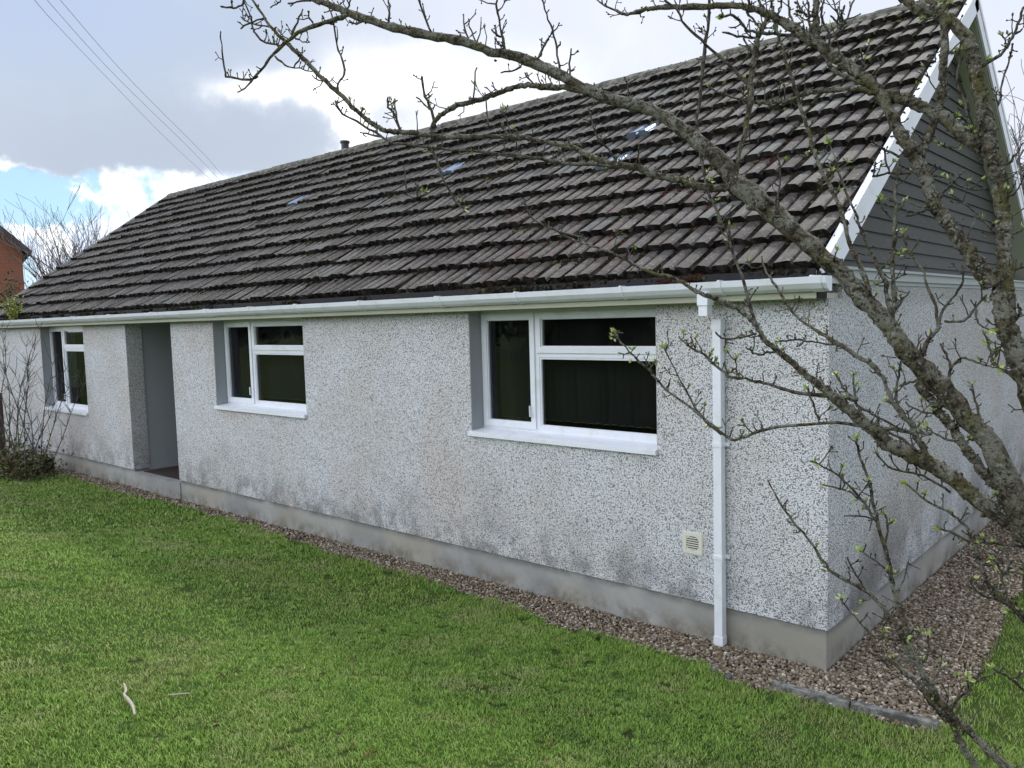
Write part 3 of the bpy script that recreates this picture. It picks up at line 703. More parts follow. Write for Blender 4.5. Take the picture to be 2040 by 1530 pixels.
def bud(mb, p, d, r):
    d = Vector(d).normalized(); p = Vector(p)
    mb.tube([p, p+d*r*.8, p+d*r*2.0, p+d*r*3.0], [r*.5, r, r*.8, r*.12], 5)
def branch(zone, pts, w0, w1, kind=None, bow=0., spurs=1., leaves=0., free=True, rn=None):
    """trace from tip (first) to base (last); widths in photo pixels at tip and base"""
    P2 = T_(zone, pts) if isinstance(zone, str) else zone
    n = len(P2); L_ = [0.]
    for i in range(1, n): L_.append(L_[-1]+math.hypot(P2[i][0]-P2[i-1][0], P2[i][1]-P2[i-1][1]))
    if isinstance(w0, (list, tuple)): W = list(w0)
    else: W = [w0+(w1-w0)*l/L_[-1] for l in L_]
    amp = bow if bow else (rnd.uniform(-.16, .16) if max(W) < 9 and free else 0.)
    amp *= min(1., L_[-1]/260)
    p3 = []
    for (x, y), w_, l in zip(P2, W, L_):
        f_ = 1-l/L_[-1]; d = depth(x, y)+amp*f_*f_
        p = dp(x, y, d); p3.append((p.x, p.y, p.z, max(w_, 1.6)*.5*d/FPX))
    q = cr(p3, 3 if max(W) < 12 else 5)
    thick = max(W) >= 12
    mb = MB(); pts3 = [Vector(a[:3]) for a in q]; rr = [a[3]*(rnd.uniform(.90, 1.14) if thick else rnd.uniform(.85, 1.22)) for a in q]
    jt = .0022 if not thick else .0025
    pts3 = [p if i in (0, len(pts3)-1) else p+Vector((rnd.uniform(-jt, jt), rnd.uniform(-jt, jt), rnd.uniform(-jt, jt))) for i, p in enumerate(pts3)]
    mb.tube(pts3, rr, 12 if thick else 6, jit=.10 if thick else .04)
    if thick:   # knobs of lichen and moss
        for i in range(1, len(pts3)-1):
            for _ in range(3):
                if rnd.random() < .6:
                    dv = Vector((rnd.gauss(0, 1), rnd.gauss(0, 1), rnd.gauss(0, 1)+.4)).normalized(); t = (pts3[i+1]-pts3[i-1]).normalized(); dv = (dv-t*dv.dot(t)).normalized()
                    c = pts3[i]+dv*rr[i]*.93+t*rnd.uniform(-.02, .02); s_ = rnd.uniform(.12, .30)*rr[i]+.001
                    mb.add([c+Vector(v)*s_*rnd.uniform(.7, 1.3) for v in ico], [tuple(f) for f in icf])
    br = mb_obj = None
    # spurs
    lb = MB(); tot = sum((pts3[i+1]-pts3[i]).length for i in range(len(pts3)-1))
    ns = int(tot/.050*spurs+rnd.random())
    for _ in range(ns):
        i = rnd.randrange(0, len(pts3)-1); p = pts3[i].lerp(pts3[i+1], rnd.random()); t = (pts3[i+1]-pts3[i]).normalized()
        dv = Vector((rnd.gauss(0, 1), rnd.gauss(0, 1), rnd.gauss(0, 1)+.9)); dv = (dv-t*dv.dot(t)).normalized(); dv = (dv-t*rnd.uniform(-.1, .7)).normalized()
        ln = rnd.choice((.006, .010, .016, .026, .04))*rnd.uniform(.8, 1.3)
        if thick and rnd.random() < .4: ln *= 1.7
        a = p+dv*rr[i]*.6; b1 = a+dv*(ln*.5+rr[i]*.4); c = b1+(dv+Vector((0, 0, .5))+Vector((rnd.gauss(0, .35), rnd.gauss(0, .35), 0))).normalized()*ln*.6
        r0 = rnd.uniform(.0013, .0021); mb.tube([a, b1, c], [r0*1.3, r0, r0*.9], 5, cap=False)
        e_ = (c-b1).normalized(); bd_r = rnd.uniform(.0020, .0032)
        bud(mb, c-e_*.001, e_, bd_r)
        if ln > .02:
            for _2 in range(rnd.randint(1, 2)):
                q2 = b1.lerp(c, rnd.random()); d2 = (dv+Vector((rnd.gauss(0, .8), rnd.gauss(0, .8), rnd.gauss(0, .8)))).normalized(); mb.tube([q2, q2+d2*ln*.35], [r0*.9, r0*.7], 4, cap=False); bud(mb, q2+d2*ln*.35, d2, bd_r*.8)
        if rnd.random() < leaves*.85:
            for _2 in range(rnd.randint(3, 6)):
                leafq(lb, c, e_+Vector((rnd.gauss(0, .45), rnd.gauss(0, .45), rnd.gauss(0, .45))), rnd.uniform(.010, .021), rnd.uniform(.005, .009), rnd.random()*.99+.005)
    # tip
    t = (pts3[0]-pts3[1]).normalized()
    if free:
        bud(mb, pts3[0]-t*.001, t, max(.0024, rr[0]*1.1))
        if rnd.random() < leaves*1.6:
            for _2 in range(rnd.randint(4, 8)): leafq(lb, pts3[0], t+Vector((rnd.gauss(0, .5), rnd.gauss(0, .5), rnd.gauss(0, .5))), rnd.uniform(.014, .027), rnd.uniform(.007, .012), rnd.random()*.99+.005)
    o = mb.obj('branch' if max(W) >= 6.5 else 'twig', BARK if max(W) >= 9 else TWIG, tree, True)
    if lb.v: lb.obj('leaf_buds', LEAF, o)
    return o
# trunk and the two main limbs
def trunk():
    mb = MB(); base = Vector((2.0, -2.9, float(hgt(2.0, -2.9))-.15))
    top = dp(2110, 1120, depth(2110, 1120)); pts = [base, base+Vector((-.02, .02, .35)), base.lerp(top, .55)+Vector((.04, -.02, 0)), base.lerp(top, .85), top]
    q = cr([tuple(p)+(r,) for p, r in zip(pts, (.15, .11, .095, .092, .085))], 6)
    mb.tube([Vector(a[:3]) for a in q], [a[3] for a in q], 16, jit=.07); mb.obj('trunk', BARK, tree, True)
trunk()
Bf = dict(free=False)
M1 = T_('P', [(560, -40)])+T_('A', [(620, -20), (720, 20), (870, 80), (1080, 150), (1280, 195), (1520, 240), (1700, 310)])+T_('B', [(0, 360), (200, 420), (380, 500), (540, 590), (700, 660), (900, 710), (1100, 790), (1250, 900), (1450, 1060), (1580, 1230), (1700, 1330), (1900, 1500)])+T_('D', [(700, 230), (830, 340), (950, 500), (1100, 640), (1230, 830), (1370, 980), (1500, 1110), (1650, 1300), (1820, 1480)])+T_('P', [(2013, 974), (2050, 1040), (2110, 1120)])
W1 = [8, 10, 11, 14, 16, 17, 17, 18, 18, 21, 21, 22, 22, 24, 25, 26, 32, 35, 42, 34, 33, 32, 33, 34, 36, 38, 40, 36, 38, 48, 64, 84]
branch(M1, None, W1, None, **Bf, spurs=.8, leaves=.05)
L1 = T_('F', [(300, -120), (430, 0), (600, 120), (850, 150), (1050, 300), (1250, 500), (1350, 750), (1380, 950), (1430, 1200), (1480, 1450)])+T_('G', [(1530, 200), (1530, 400), (1600, 620), (1690, 850), (1720, 1050), (1750, 1300)])+T_('H', [(1780, 0), (1770, 300), (1780, 550), (1760, 850), (1760, 1100), (1790, 1350)])+T_('I', [(1900, 120), (2000, 350), (2120, 600)])+T_('P', [(2085, 860), (2110, 1000), (2120, 1120)])
branch(L1, None, [12, 14, 18, 20, 22, 24, 25, 25, 26, 27, 28, 29, 29, 29, 28, 27, 28, 28, 30, 40, 38, 36, 38, 42, 46, 54, 66, 80], None, **Bf, spurs=1.0, leaves=.25)
L2 = T_('B', [(560, -60), (770, 0)])+[(1226, 20), (1250, 28), (1282, 20), (1309, 14.7)]+T_('B', [(1250, 45), (1500, 40), (1650, 50)])+T_('M', [(640, 200), (850, 320), (1000, 400), (1130, 500), (1350, 640), (1560, 800), (1800, 960)])+T_('C', [(950, 520), (1050, 610), (1130, 760), (1200, 900), (1270, 1010)])+T_('G', [(600, 680), (740, 950), (830, 1250), (950, 1400)])+T_('H', [(1100, 100), (1300, 350), (1450, 600), (1600, 830)])
L2 = L2[2:]
branch(L2, None, [5, 6, 8, 9, 11, 12, 13, 14, 18, 19, 20, 20, 22, 21, 21, 21, 21, 23, 25, 25, 24, 24, 26, 26, 28, 32, 32][:len(L2)]+[36]*max(0, len(L2)-27), None, **Bf, spurs=1.2, leaves=.15)
branch('C', [(220, 695), (300, 695), (420, 685), (500, 660), (600, 625), (750, 605), (900, 600), (1000, 620), (1120, 640), (1230, 670), (1350, 730), (1500, 800), (1640, 920), (1740, 1000)], [7, 8, 9, 8, 9, 10, 10, 12, 18, 22, 22, 24, 24, 26], None, spurs=1.5, leaves=.15, **Bf)
branch('F', [(900, -120), (930, 0), (965, 300), (970, 600), (950, 900), (935, 1150), (880, 1450), (800, 1700), (720, 1900), (640, 2130)], [13, 14, 15, 15, 16, 16, 15, 15, 15, 17], None, spurs=.6, leaves=.3, **Bf)
branch('F', [(760, -60), (830, 90), (880, 240)], 9, 12, spurs=1.2, leaves=.6)
# long diagonal through the upper left
DG = T_('A', [(285, -30), (380, 120), (500, 250), (600, 340), (700, 450), (800, 540), (900, 640), (1000, 720), (1080, 760), (1200, 770), (1350, 790), (1500, 795), (1700, 790), (1850, 800)])+T_('B', [(0, 925), (150, 935), (300, 960), (450, 990), (570, 1040), (680, 1090), (800, 1115), (900, 1130), (1000, 1170), (1100, 1200), (1250, 1230), (1400, 1270), (1500, 1272), (1600, 1268)])
branch(DG, None, [4, 5, 7, 8, 8.5, 8.5, 8.5, 9, 9.5, 9, 9, 10, 9, 9, 9, 9, 9, 10, 11, 11, 12, 13, 13, 15, 15, 15, 15, 17], None, spurs=1.0, leaves=.12, **Bf)
branch('A', [(212, 535), (260, 510), (310, 455), (370, 385), (420, 315), (490, 250), (540, 205), (620, 160), (720, 130), (820, 100), (860, 75)], 3, 10, spurs=1.6, **Bf)
AR = T_('A', [(1335, 775), (1360, 700), (1420, 650), (1500, 610), (1600, 585), (1700, 550), (1800, 515), (1900, 495)])+T_('B', [(0, 640), (100, 600), (250, 590), (380, 592), (530, 615)])
AR = T_('A', [(1335, 775), (1360, 700), (1420, 650), (1500, 610), (1600, 585), (1700, 550), (1800, 515), (1900, 495), (2040, 505)])+T_('B', [(250, 592), (380, 592), (560, 610)])
branch(AR, None, [6, 8, 9, 10, 10, 10, 10, 10, 10, 10, 11, 13], None, spurs=1.1, leaves=.05, **Bf)
SL2 = T_('A', [(780, 585), (820, 660), (940, 725), (1040, 785), (1120, 830), (1250, 842), (1350, 860), (1500, 872), (1700, 890), (1900, 920)])+T_('B', [(0, 1040), (150, 1060), (300, 1085), (450, 1110), (650, 1115), (820, 1125)])
branch(SL2, None, 4, 8, spurs=2.0, leaves=.3, **Bf)
tw = [
 ('A', [(1530, 1210), (1480, 1170), (1440, 1100), (1400, 1020), (1370, 930), (1340, 860)], 2.5, 6, .45),
 ('A', [(1300, 1120), (1250, 1145), (1200, 1130), (1190, 1060), (1180, 970)], 2, 3, .5),
 ('A', [(1260, -10), (1300, 100), (1340, 190)], 3, 4.5, 0), ('A', [(1090, -10), (1097, 60), (1092, 130)], 4, 6, 0), ('A', [(872, -5), (860, 30), (845, 65)], 3, 4, 0),
 ('A', [(1525, 90), (1530, 160), (1557, 245)], 3, 4, 0), ('A', [(1555, 140), (1575, 190), (1602, 245)], 2.5, 4, 0),
 ('A', [(1722, -10), (1715, 40), (1730, 100), (1748, 190), (1768, 295)], 3.5, 5, 0), ('A', [(1695, 180), (1720, 200), (1748, 215)], 4, 3.5, 0),
 ('B', [(272, -5), (300, 100), (340, 200), (370, 320), (390, 490)], 3, 5, 0), ('B', [(468, 340), (460, 430), (465, 525)], 3.5, 3.5, 0),
 ('B', [(315, 270), (270, 330), (240, 405)], 2.5, 4.5, 0), ('B', [(28, 160), (0, 230), (15, 340)], 2.5, 4.5, 0), ('B', [(395, 290), (385, 310), (372, 330)], 3.5, 3, 0),
 ('B', [(832, 530), (850, 590), (855, 660)], 2.5, 3, 0), ('B', [(625, 570), (622, 610)], 2.5, 3, 0),
 ('A', [(1285, 460), (1302, 560), (1340, 645), (1362, 745)], 4.5, 6, 0), ('A', [(1258, 568), (1300, 605), (1342, 645)], 3, 3.5, 0),
 ('A', [(1085, 575), (1090, 620), (1135, 685), (1160, 770)], 4, 4.5, .2), ('A', [(1125, 580), (1132, 630), (1138, 685)], 3.5, 3.5, 0),
 ('A', [(1600, 400), (1590, 480), (1582, 582)], 3, 4, 0), ('A', [(1650, 545), (1660, 620), (1672, 745)], 2.5, 3.5, .2), ('A', [(1755, 640), (1780, 700), (1800, 795)], 2.5, 3.5, .2),
 ('A', [(720, 5), (750, 60), (775, 150), (790, 260), (822, 345), (832, 430), (800, 480), (798, 530)], 2.5, 4.5, 0),
 ('A', [(115, 190), (125, 300), (140, 420), (155, 445), (210, 455), (290, 465), (330, 440)], 2.5, 5, 0),
 ('A', [(245, -5), (290, 100), (300, 160), (350, 230), (440, 262), (490, 260)], 3, 4.5, 0), ('A', [(240, 105), (290, 135), (400, 155)], 3, 3.5, 0), ('A', [(240, 160), (300, 130), (380, 105)], 3, 3.5, 0),
 ('A', [(130, 40), (190, 45), (235, 30), (255, -8)], 4, 4, 0), ('A', [(640, 415), (540, 390), (490, 380), (430, 325)], 2, 4, 0), ('A', [(590, 280), (580, 330), (540, 392)], 2.5, 3, 0),
 ('A', [(590, 60), (560, 130), (530, 205)], 3, 5, 0), ('A', [(625, 90), (640, 115), (655, 140)], 2, 3, 0), ('A', [(628, 245), (590, 243), (540, 212)], 2, 3.5, 0), ('A', [(650, 440), (690, 470), (722, 462)], 2.5, 3, 0),
 ('A', [(930, 770), (980, 778), (1050, 795)], 3, 4, 0), ('A', [(1750, 420), (1810, 412), (1862, 385)], 3, 4, 0), ('A', [(1885, 430), (1930, 482), (2000, 500)], 3, 4, 0), ('A', [(2040, 190), (1990, 270), (1955, 355)], 3, 4, 0),
 ('A', [(870, 125), (905, 140), (945, 120)], 4, 4, 0), ('A', [(410, 40), (450, 15), (465, -5)], 2.5, 3, 0), ('A', [(520, 20), (560, 10), (640, 5)], 3.5, 3.5, 0),
 # upper right
 ('B', [(640, -5), (740, 60), (850, 100), (960, 72)], 3, 5, 0), ('B', [(1100, -5), (1180, 60), (1250, 180), (1350, 270), (1440, 360), (1550, 450), (1640, 550), (1690, 595)], 4, 7, .1),
 ('B', [(1405, -20), (1395, 200), (1370, 350), (1352, 600), (1320, 800), (1340, 1000), (1362, 1150), (1400, 1290), (1440, 1400), (1490, 1520)], [6, 6, 7, 6.5, 6, 6, 5.5, 5.5, 6, 6.4], 6.4, .15),
 ('D', [(40, 20), (60, 150), (130, 350), (200, 580), (235, 705)], 5, 7, .1),
 ('M', [(600, 230), (540, 380), (480, 500), (440, 700), (400, 950), (380, 1150), (370, 1400), (300, 1800), (215, 2100), (180, 2450)], [6, 10, 11, 11, 10, 12, 12, 10, 8.5, 9], None, .1),
 ('B', [(1410, 590), (1480, 632), (1600, 670), (1685, 692)], 3, 5, .3),
 ('C', [(330, 20), (350, 130), (380, 250), (420, 380), (470, 540), (520, 700), (580, 880), (620, 1030), (670, 1160), (740, 1290), (800, 1430), (830, 1530), (870, 1680), (950, 1850), (1010, 2030), (1080, 2150), (1150, 2280), (1230, 2400)], [5, 5, 5.5, 6, 7, 7, 7, 7, 7.5, 8, 8, 8, 9, 10, 10, 11, 12, 14], None, .25),
 ('M', [(650, -10), (670, 90), (700, 220)], 4, 5, .4), ('M', [(790, -10), (770, 130), (715, 230)], 4, 5, .3), ('M', [(340, -10), (380, 90), (500, 180), (640, 230)], 5, 6, 0), ('M', [(480, -10), (540, 100), (620, 190), (720, 280)], 5, 5, .2),
 ('M', [(0, 230), (150, 205), (250, 310), (320, 400), (450, 440), (700, 462), (960, 480), (1120, 500)], 5, 6.4, .1), ('M', [(20, 440), (200, 485), (400, 505), (485, 500)], 4, 5, .2), ('M', [(330, 180), (400, 255), (470, 345), (520, 400)], 4, 5, 0), ('M', [(290, 540), (340, 610), (390, 690), (425, 760)], 4, 5, 0),
 ('M', [(890, 0), (900, 150), (960, 300), (1080, 400), (1180, 470)], 4, 5.5, .1), ('M', [(1160, 60), (1165, 200), (1190, 440)], 5, 6, .1), ('M', [(1020, 150), (1090, 180), (1150, 230)], 5, 4, 0),
 ('M', [(1370, -10), (1340, 150), (1350, 280), (1430, 440), (1440, 560), (1380, 680)], 4, 5, .1), ('M', [(1490, -10), (1560, 200), (1600, 330), (1580, 420), (1440, 520)], 3, 5, .4), ('M', [(1780, 0), (1700, 200), (1640, 320), (1560, 440)], 4, 5, 0), ('M', [(1640, 110), (1620, 200), (1600, 330)], 5, 4, 0), ('M', [(1480, 230), (1530, 290), (1580, 340)], 4, 4, 0),
 ('M', [(1000, 40), (1060, 120), (1130, 210)], 5, 4, .3),
 ('M', [(1190, 470), (1260, 600), (1380, 750), (1450, 900), (1600, 1000), (1800, 1090), (1930, 1140)], [6, 7, 8, 9, 9, 9, 10], None, .0),
 ('M', [(1270, -30), (1262, 200), (1250, 400), (1290, 600)], [12, 12.5, 13, 14], None, .1),
 ('M', [(1870, 680), (1890, 820), (1900, 950), (1910, 1130)], 3, 5, .5), ('M', [(1980, 600), (1960, 720), (1905, 830)], 3, 4, .5),
 ('F', [(2020, 130), (1960, 330), (1880, 500), (1800, 640), (1680, 780), (1500, 880), (1360, 920)], 5, 7, .1), ('F', [(1740, 480), (1780, 560), (1830, 610)], 3, 3.5, 1.), ('F', [(1690, 1430), (1720, 1300), (1770, 1000), (1850, 780), (1885, 590)], 3, 4, 0), ('F', [(2000, 410), (1930, 450), (1880, 500)], 4, 4, 0),
 ('F', [(1160, 680), (1170, 800), (1150, 950), (1140, 1130), (1240, 1400), (1300, 1650), (1340, 1800)], 4, 6, .6), ('F', [(1100, 700), (1010, 715), (960, 620), (900, 420)], 3, 4, .6), ('F', [(700, 250), (800, 250), (900, 260)], 3, 4, 1),
 ('G', [(2020, 420), (1930, 560), (1840, 685), (1740, 705)], 3, 4, 0), ('G', [(930, 440), (1000, 470), (1130, 460), (1180, 400)], 3.5, 4, .8), ('G', [(2000, 960), (1940, 1060), (1850, 1130), (1720, 1150)], 3, 4, .1),
 ('G', [(0, 400), (160, 500), (350, 600)], 4, 5.5, 0), ('G', [(150, 500), (160, 680), (210, 800), (-20, 860)], 4, 4, .2), ('G', [(230, 815), (350, 820), (510, 820)], 5, 5, 0), ('G', [(340, 690), (330, 800), (310, 1000), (300, 1250), (290, 1530), (280, 1800), (250, 2050), (270, 2350), (280, 2600), (255, 2830)], [4, 5, 6, 6.5, 7, 7, 8, 8, 9, 9], None, .2),
 ('G', [(1210, 800), (1050, 960), (940, 1080), (870, 1200)], 4, 6, .5), ('G', [(1480, 1030), (1300, 1030), (1150, 980), (1000, 880), (820, 850)], 4, 5, .7), ('G', [(1060, 1110), (1180, 1180), (1350, 1320), (1560, 1520), (1650, 1650)], 3, 5, .7), ('G', [(410, 1200), (380, 1270), (300, 1330)], 4, 4, 1.), ('G', [(480, 1390), (620, 1350), (740, 1310), (840, 1330)], 4, 5, 0), ('G', [(80, 1180), (150, 1300), (240, 1420)], 3.5, 4, .4),
 # lower right
 ('C', [(720, 970), (790, 1160), (830, 1290), (900, 1450), (930, 1530), (1000, 1700), (1050, 1820), (1100, 1900), (1110, 2010), (1150, 2130)], [3, 4, 5, 5.5, 6, 7, 8, 9, 9, 9], None, .35),
 ('H', [(400, 120), (440, 280), (550, 450), (690, 650), (720, 820), (840, 1080), (870, 1300), (870, 1400), (760, 1530), (640, 1780)], [4, 5, 5, 5, 5, 6, 7, 8, 9, 10], None, .35), ('H', [(1210, 570), (1215, 750), (1100, 930), (950, 1130), (900, 1300)], 4, 6, .3),
 ('H', [(1500, 970), (1400, 1080), (1290, 1220), (1180, 1300), (960, 1290)], 5, 5, .9), ('H', [(1560, 1400), (1460, 1350), (1400, 1230), (1385, 1120)], 3.5, 4.5, .6), ('H', [(480, 900), (400, 1000), (290, 1150)], 3, 5, .4), ('H', [(430, 660), (340, 690), (300, 720)], 3, 3, 0),
 ('I', [(1560, 80), (1600, 230), (1610, 320), (1700, 390), (1850, 480), (2000, 620), (2090, 700)], 5, 8, .4), ('I', [(920, 90), (1010, 260), (1060, 390)], 4, 5, .3), ('I', [(1680, 385), (1500, 350), (1340, 290), (1190, 260), (1060, 380), (1030, 480), (980, 600)], [3, 4, 4.5, 5, 5.5, 6.5, 6.5], None, .5), ('I', [(1730, 100), (1650, 150), (1610, 230)], 3, 3.5, 0),
 ('I', [(1340, 640), (1360, 800), (1410, 940), (1450, 1080), (1380, 1230), (1330, 1380)], 4, 6.4, .4), ('I', [(450, 870), (560, 950), (700, 1000), (890, 1035)], 3, 4.5, .7), ('I', [(740, 1200), (860, 1300), (1000, 1360), (1130, 1395)], 3, 5, .9),
 ('Q', [(1340, 290), (1390, 360), (1460, 430), (1540, 510), (1600, 580), (1700, 650), (1800, 730), (1900, 810), (1950, 830), (2040, 800), (2150, 770), (2400, 745), (2600, 760), (2830, 790), (2950, 800)], [3, 4, 4.5, 5, 5, 5, 6, 6, 6, 6, 6.4, 7, 7, 8, 9], None, .55),
 ('Q', [(1590, 370), (1640, 470), (1720, 620), (1800, 740), (1880, 805)], 2.5, 5, .4),
 ('N', [(250, 800), (320, 860), (400, 920), (480, 960), (560, 1040), (640, 1100), (720, 1170), (830, 1172), (950, 1200), (1070, 1230), (1200, 1270), (1350, 1310), (1500, 1330), (1700, 1340), (1900, 1370)], [3, 4, 5, 5, 5.5, 6, 6, 7, 7, 7.5, 8, 8, 9, 9, 10], None, .55),
 ('N', [(770, 1000), (775, 1090), (800, 1160)], 3, 3.5, 1.), ('N', [(400, 860), (395, 915)], 3, 3, 0), ('N', [(660, 1050), (690, 1130)], 3, 3, 0),
 ('N', [(1010, 60), (1050, 200), (1110, 280), (1170, 380), (1240, 490), (1340, 610), (1460, 700), (1560, 760), (1700, 850), (1830, 930), (2000, 1030), (2100, 1120)]+[((x+440)*1.0, y) for x, y in []], [3, 4, 5, 5.5, 5.5, 6, 7, 8, 9, 9.5, 10, 10], None, .2),
 ('I', [(-40, 330), (100, 480), (200, 700), (280, 880), (400, 1050), (500, 1130), (560, 1260), (630, 1400), (720, 1560), (820, 1700)], [8, 8, 8, 9, 10, 11, 12, 13, 14, 15], None, .4),
 ('I', [(370, 330), (340, 500), (310, 700), (320, 850), (420, 1020)], 4, 6, .6), ('I', [(560, 575), (450, 600), (350, 640)], 5, 5, .9),
 ('I', [(0, 1030), (150, 1110), (320, 1200), (520, 1280)], 4, 5, .2), ('I', [(0, 1150), (200, 1270), (400, 1370), (560, 1490), (700, 1600)], 5, 7, .2), ('I', [(170, 830), (240, 880), (300, 920)], 3.5, 4, .9),
 ('N', [(1340, 880), (1400, 840), (1500, 845), (1640, 865), (1720, 860)], 3, 4.5, .2), ('N', [(1180, 830), (1340, 820), (1450, 840)], 4, 4, .3), ('N', [(590, 760), (640, 800), (700, 820), (830, 795), (960, 765)], 3.5, 4.5, .1), ('N', [(905, 900), (930, 940), (1000, 955), (1060, 935), (1150, 940), (1220, 970)], 4, 5, 0), ('N', [(1530, 1050), (1520, 1170)], 3, 3.5, 0), ('N', [(1700, 1150), (1760, 1260), (1830, 1340), (1900, 1430), (2040, 1500)], 4, 7, .5), ('N', [(1855, 1150), (1860, 1280), (1880, 1400)], 4, 5, .6), ('N', [(1440, 1290), (1480, 1400), (1500, 1480), (1540, 1560)], 4, 5, .4),
 ('E', [(205, 245), (260, 350), (320, 430), (380, 500), (440, 590), (500, 660), (600, 710), (680, 770), (750, 850), (800, 940), (830, 1020), (870, 1060)], [3, 4, 5, 5, 6, 7, 8, 8, 8.5, 9, 9, 10], None, .45),
 ('E', [(600, 60), (620, 150), (660, 250), (690, 420), (730, 560), (760, 700), (790, 800), (820, 900), (840, 1000), (870, 1060), (930, 1160), (1000, 1260), (1080, 1340), (1150, 1410), (1230, 1490), (1310, 1560), (1450, 1680)], [5, 5, 6, 7, 8, 8, 9, 10, 11, 12, 14, 14, 14, 14, 15, 16, 20], None, .25),
 ('E', [(400, 155), (470, 190), (540, 240), (600, 300), (650, 370), (690, 430)], 3, 5, .8), ('E', [(470, 265), (560, 285), (610, 325)], 4, 4, 1.), ('E', [(690, 120), (740, 180), (850, 210), (920, 230), (1020, 295)], 4, 5, .4), ('E', [(730, 400), (740, 470), (722, 550)], 4, 4, .8),
 ('E', [(560, 590), (600, 670), (640, 730)], 3.5, 4, .2), ('E', [(620, 560), (680, 600), (740, 640)], 3, 4, .1), ('E', [(530, 775), (570, 830), (640, 900), (690, 945), (810, 960)], 3.5, 4.5, .6), ('E', [(550, 400), (640, 405), (690, 425)], 3, 4, 0), ('E', [(740, 650), (755, 690)], 4, 4, 1.),
 ('E', [(830, 262), (920, 335), (990, 370), (1050, 410), (1100, 460), (1140, 560), (1160, 640), (1200, 720)], [3.5, 4.5, 5, 5.5, 6, 7, 8, 9], None, .6), ('E', [(980, 460), (1040, 480), (1100, 515)], 4, 4.5, 1.), ('E', [(1110, 690), (1150, 750), (1260, 790), (1350, 870), (1420, 940)], 4, 7, .3),
 ('K', [(1320, 200), (1450, 300), (1650, 380), (1850, 520), (2040, 690), (2200, 800)], [5, 9, 11, 12, 13, 15], None, .1),
 ('E', [(750, 1050), (830, 1110), (880, 1160), (950, 1250), (1020, 1320), (1060, 1400), (1120, 1500), (1180, 1590)], [8, 11, 12, 13, 13, 13, 12, 12], None, .3),
 ('E', [(1095, 1130), (1100, 1180), (1045, 1230), (1010, 1310)], 3.5, 4.5, .4), ('L', [(1640, 190), (1750, 250), (1850, 310), (1960, 400), (2100, 520), (2300, 650)], 4, 8, .9), ('E', [(1240, 1440), (1215, 1470), (1225, 1500)], 4, 4, 0),
 ('E', [(700, 1045), (750, 1050), (800, 1045), (870, 1055)], 5, 7, .2), ('E', [(920, 945), (925, 1000), (895, 1060)], 4, 5, .3), ('E', [(1160, 520), (1250, 525), (1380, 545)], 4, 5, .6), ('K', [(1640, -50), (1750, 110), (1740, 230), (1720, 340)], 4, 5, .9), ('K', [(2040, 130), (1850, 90), (1750, 110)], 4, 4, .8),
 ('K', [(130, 850), (230, 700), (160, 600)], 3, 3, .8), ('H', [(2040, 30), (1960, 80), (1870, 120)], 3, 4, .6), ('H', [(2040, 560), (1940, 600), (1850, 680)], 4, 5, .5), ('H', [(1960, 1080), (2000, 1130), (1960, 1220), (1900, 1300)], 5, 8, .3),
 ('B', [(150, 1350), (180, 1450), (250, 1510), (400, 1570), (560, 1610)], 2.5, 4, .3), ('B', [(590, 740), (640, 920), (720, 1010), (780, 1110)], 3, 5, .3), ('B', [(1870, 1060), (1885, 1200), (1870, 1370), (1900, 1480)], 3, 5, .5),
]
for z_, p_, a_, c_, lv in tw:
    Wd = a_ if isinstance(a_, list) else None
    br_free = True
    branch(z_, p_, a_ if Wd else a_, c_, spurs=1.9, leaves=lv*.75, free=br_free)
# L3 lower limb
L3 = [(1082, 448), (1150, 480), (1220, 505), (1290, 540), (1343, 554)]+T_('N', [(400, 370), (600, 450), (780, 530), (930, 660), (990, 745)])+T_('D', [(300, 790), (430, 890), (520, 980), (620, 1050), (720, 1130), (800, 1200), (900, 1280), (1000, 1370), (1100, 1450)])+T_('E', [(700, 60), (800, 110), (900, 160), (1000, 210), (1100, 290), (1200, 370), (1290, 420), (1380, 490)])+[(2100, 1110)]
branch(L3, None, [3, 4, 5, 6, 7, 8, 9, 10, 9, 9, 10, 12, 13, 14, 19, 21, 22, 23, 24, 25, 26, 27, 29, 31, 34, 38, 46, 60], None, free=False, spurs=1.0, leaves=.25)
L7 = [(1826, 762), (1862, 806)]+T_('I', [(900, 1020), (1020, 1130), (1120, 1280), (1230, 1450)])+T_('J', [(1400, 150), (1500, 280), (1600, 400), (1750, 530), (1900, 680), (2040, 800)])+[(2110, 1080)]
branch(L7, None, [18, 16, 16, 18, 18, 18, 18, 18, 18, 19, 20, 24, 34], None, free=False, spurs=1.0, leaves=.4)
# stout low stems joining the two hanging branches to the trunk
def stem(p0, ptop, r0, r1):
    mb = MB(); a = dp(*p0, depth(*p0)); b_ = Vector(ptop); mid = a.lerp(b_, .5)+Vector((0, 0, -.06))
    q = cr([tuple(p)+(r,) for p, r in zip((a, mid, b_), (r0, (r0+r1)/2, r1))], 5); mb.tube([Vector(x[:3]) for x in q], [x[3] for x in q], 10, jit=.06); mb.obj('branch', BARK, tree, True)
TB = Vector((2.0, -2.9, float(hgt(2.0, -2.9))))
stem((2084, 1597), TB+Vector((-.02, 0, .45)), .013, .03); stem((1964, 1556), TB+Vector((-.03, 0, .40)), .009, .02); stem((2078, 1400), TB+Vector((-.02, 0, .75)), .006, .014); stem((2071, 1268), TB+Vector((-.02, 0, .9)), .010, .018)
stem((2063, 1243), TB+Vector((-.02, 0, 1.0)), .010, .018)

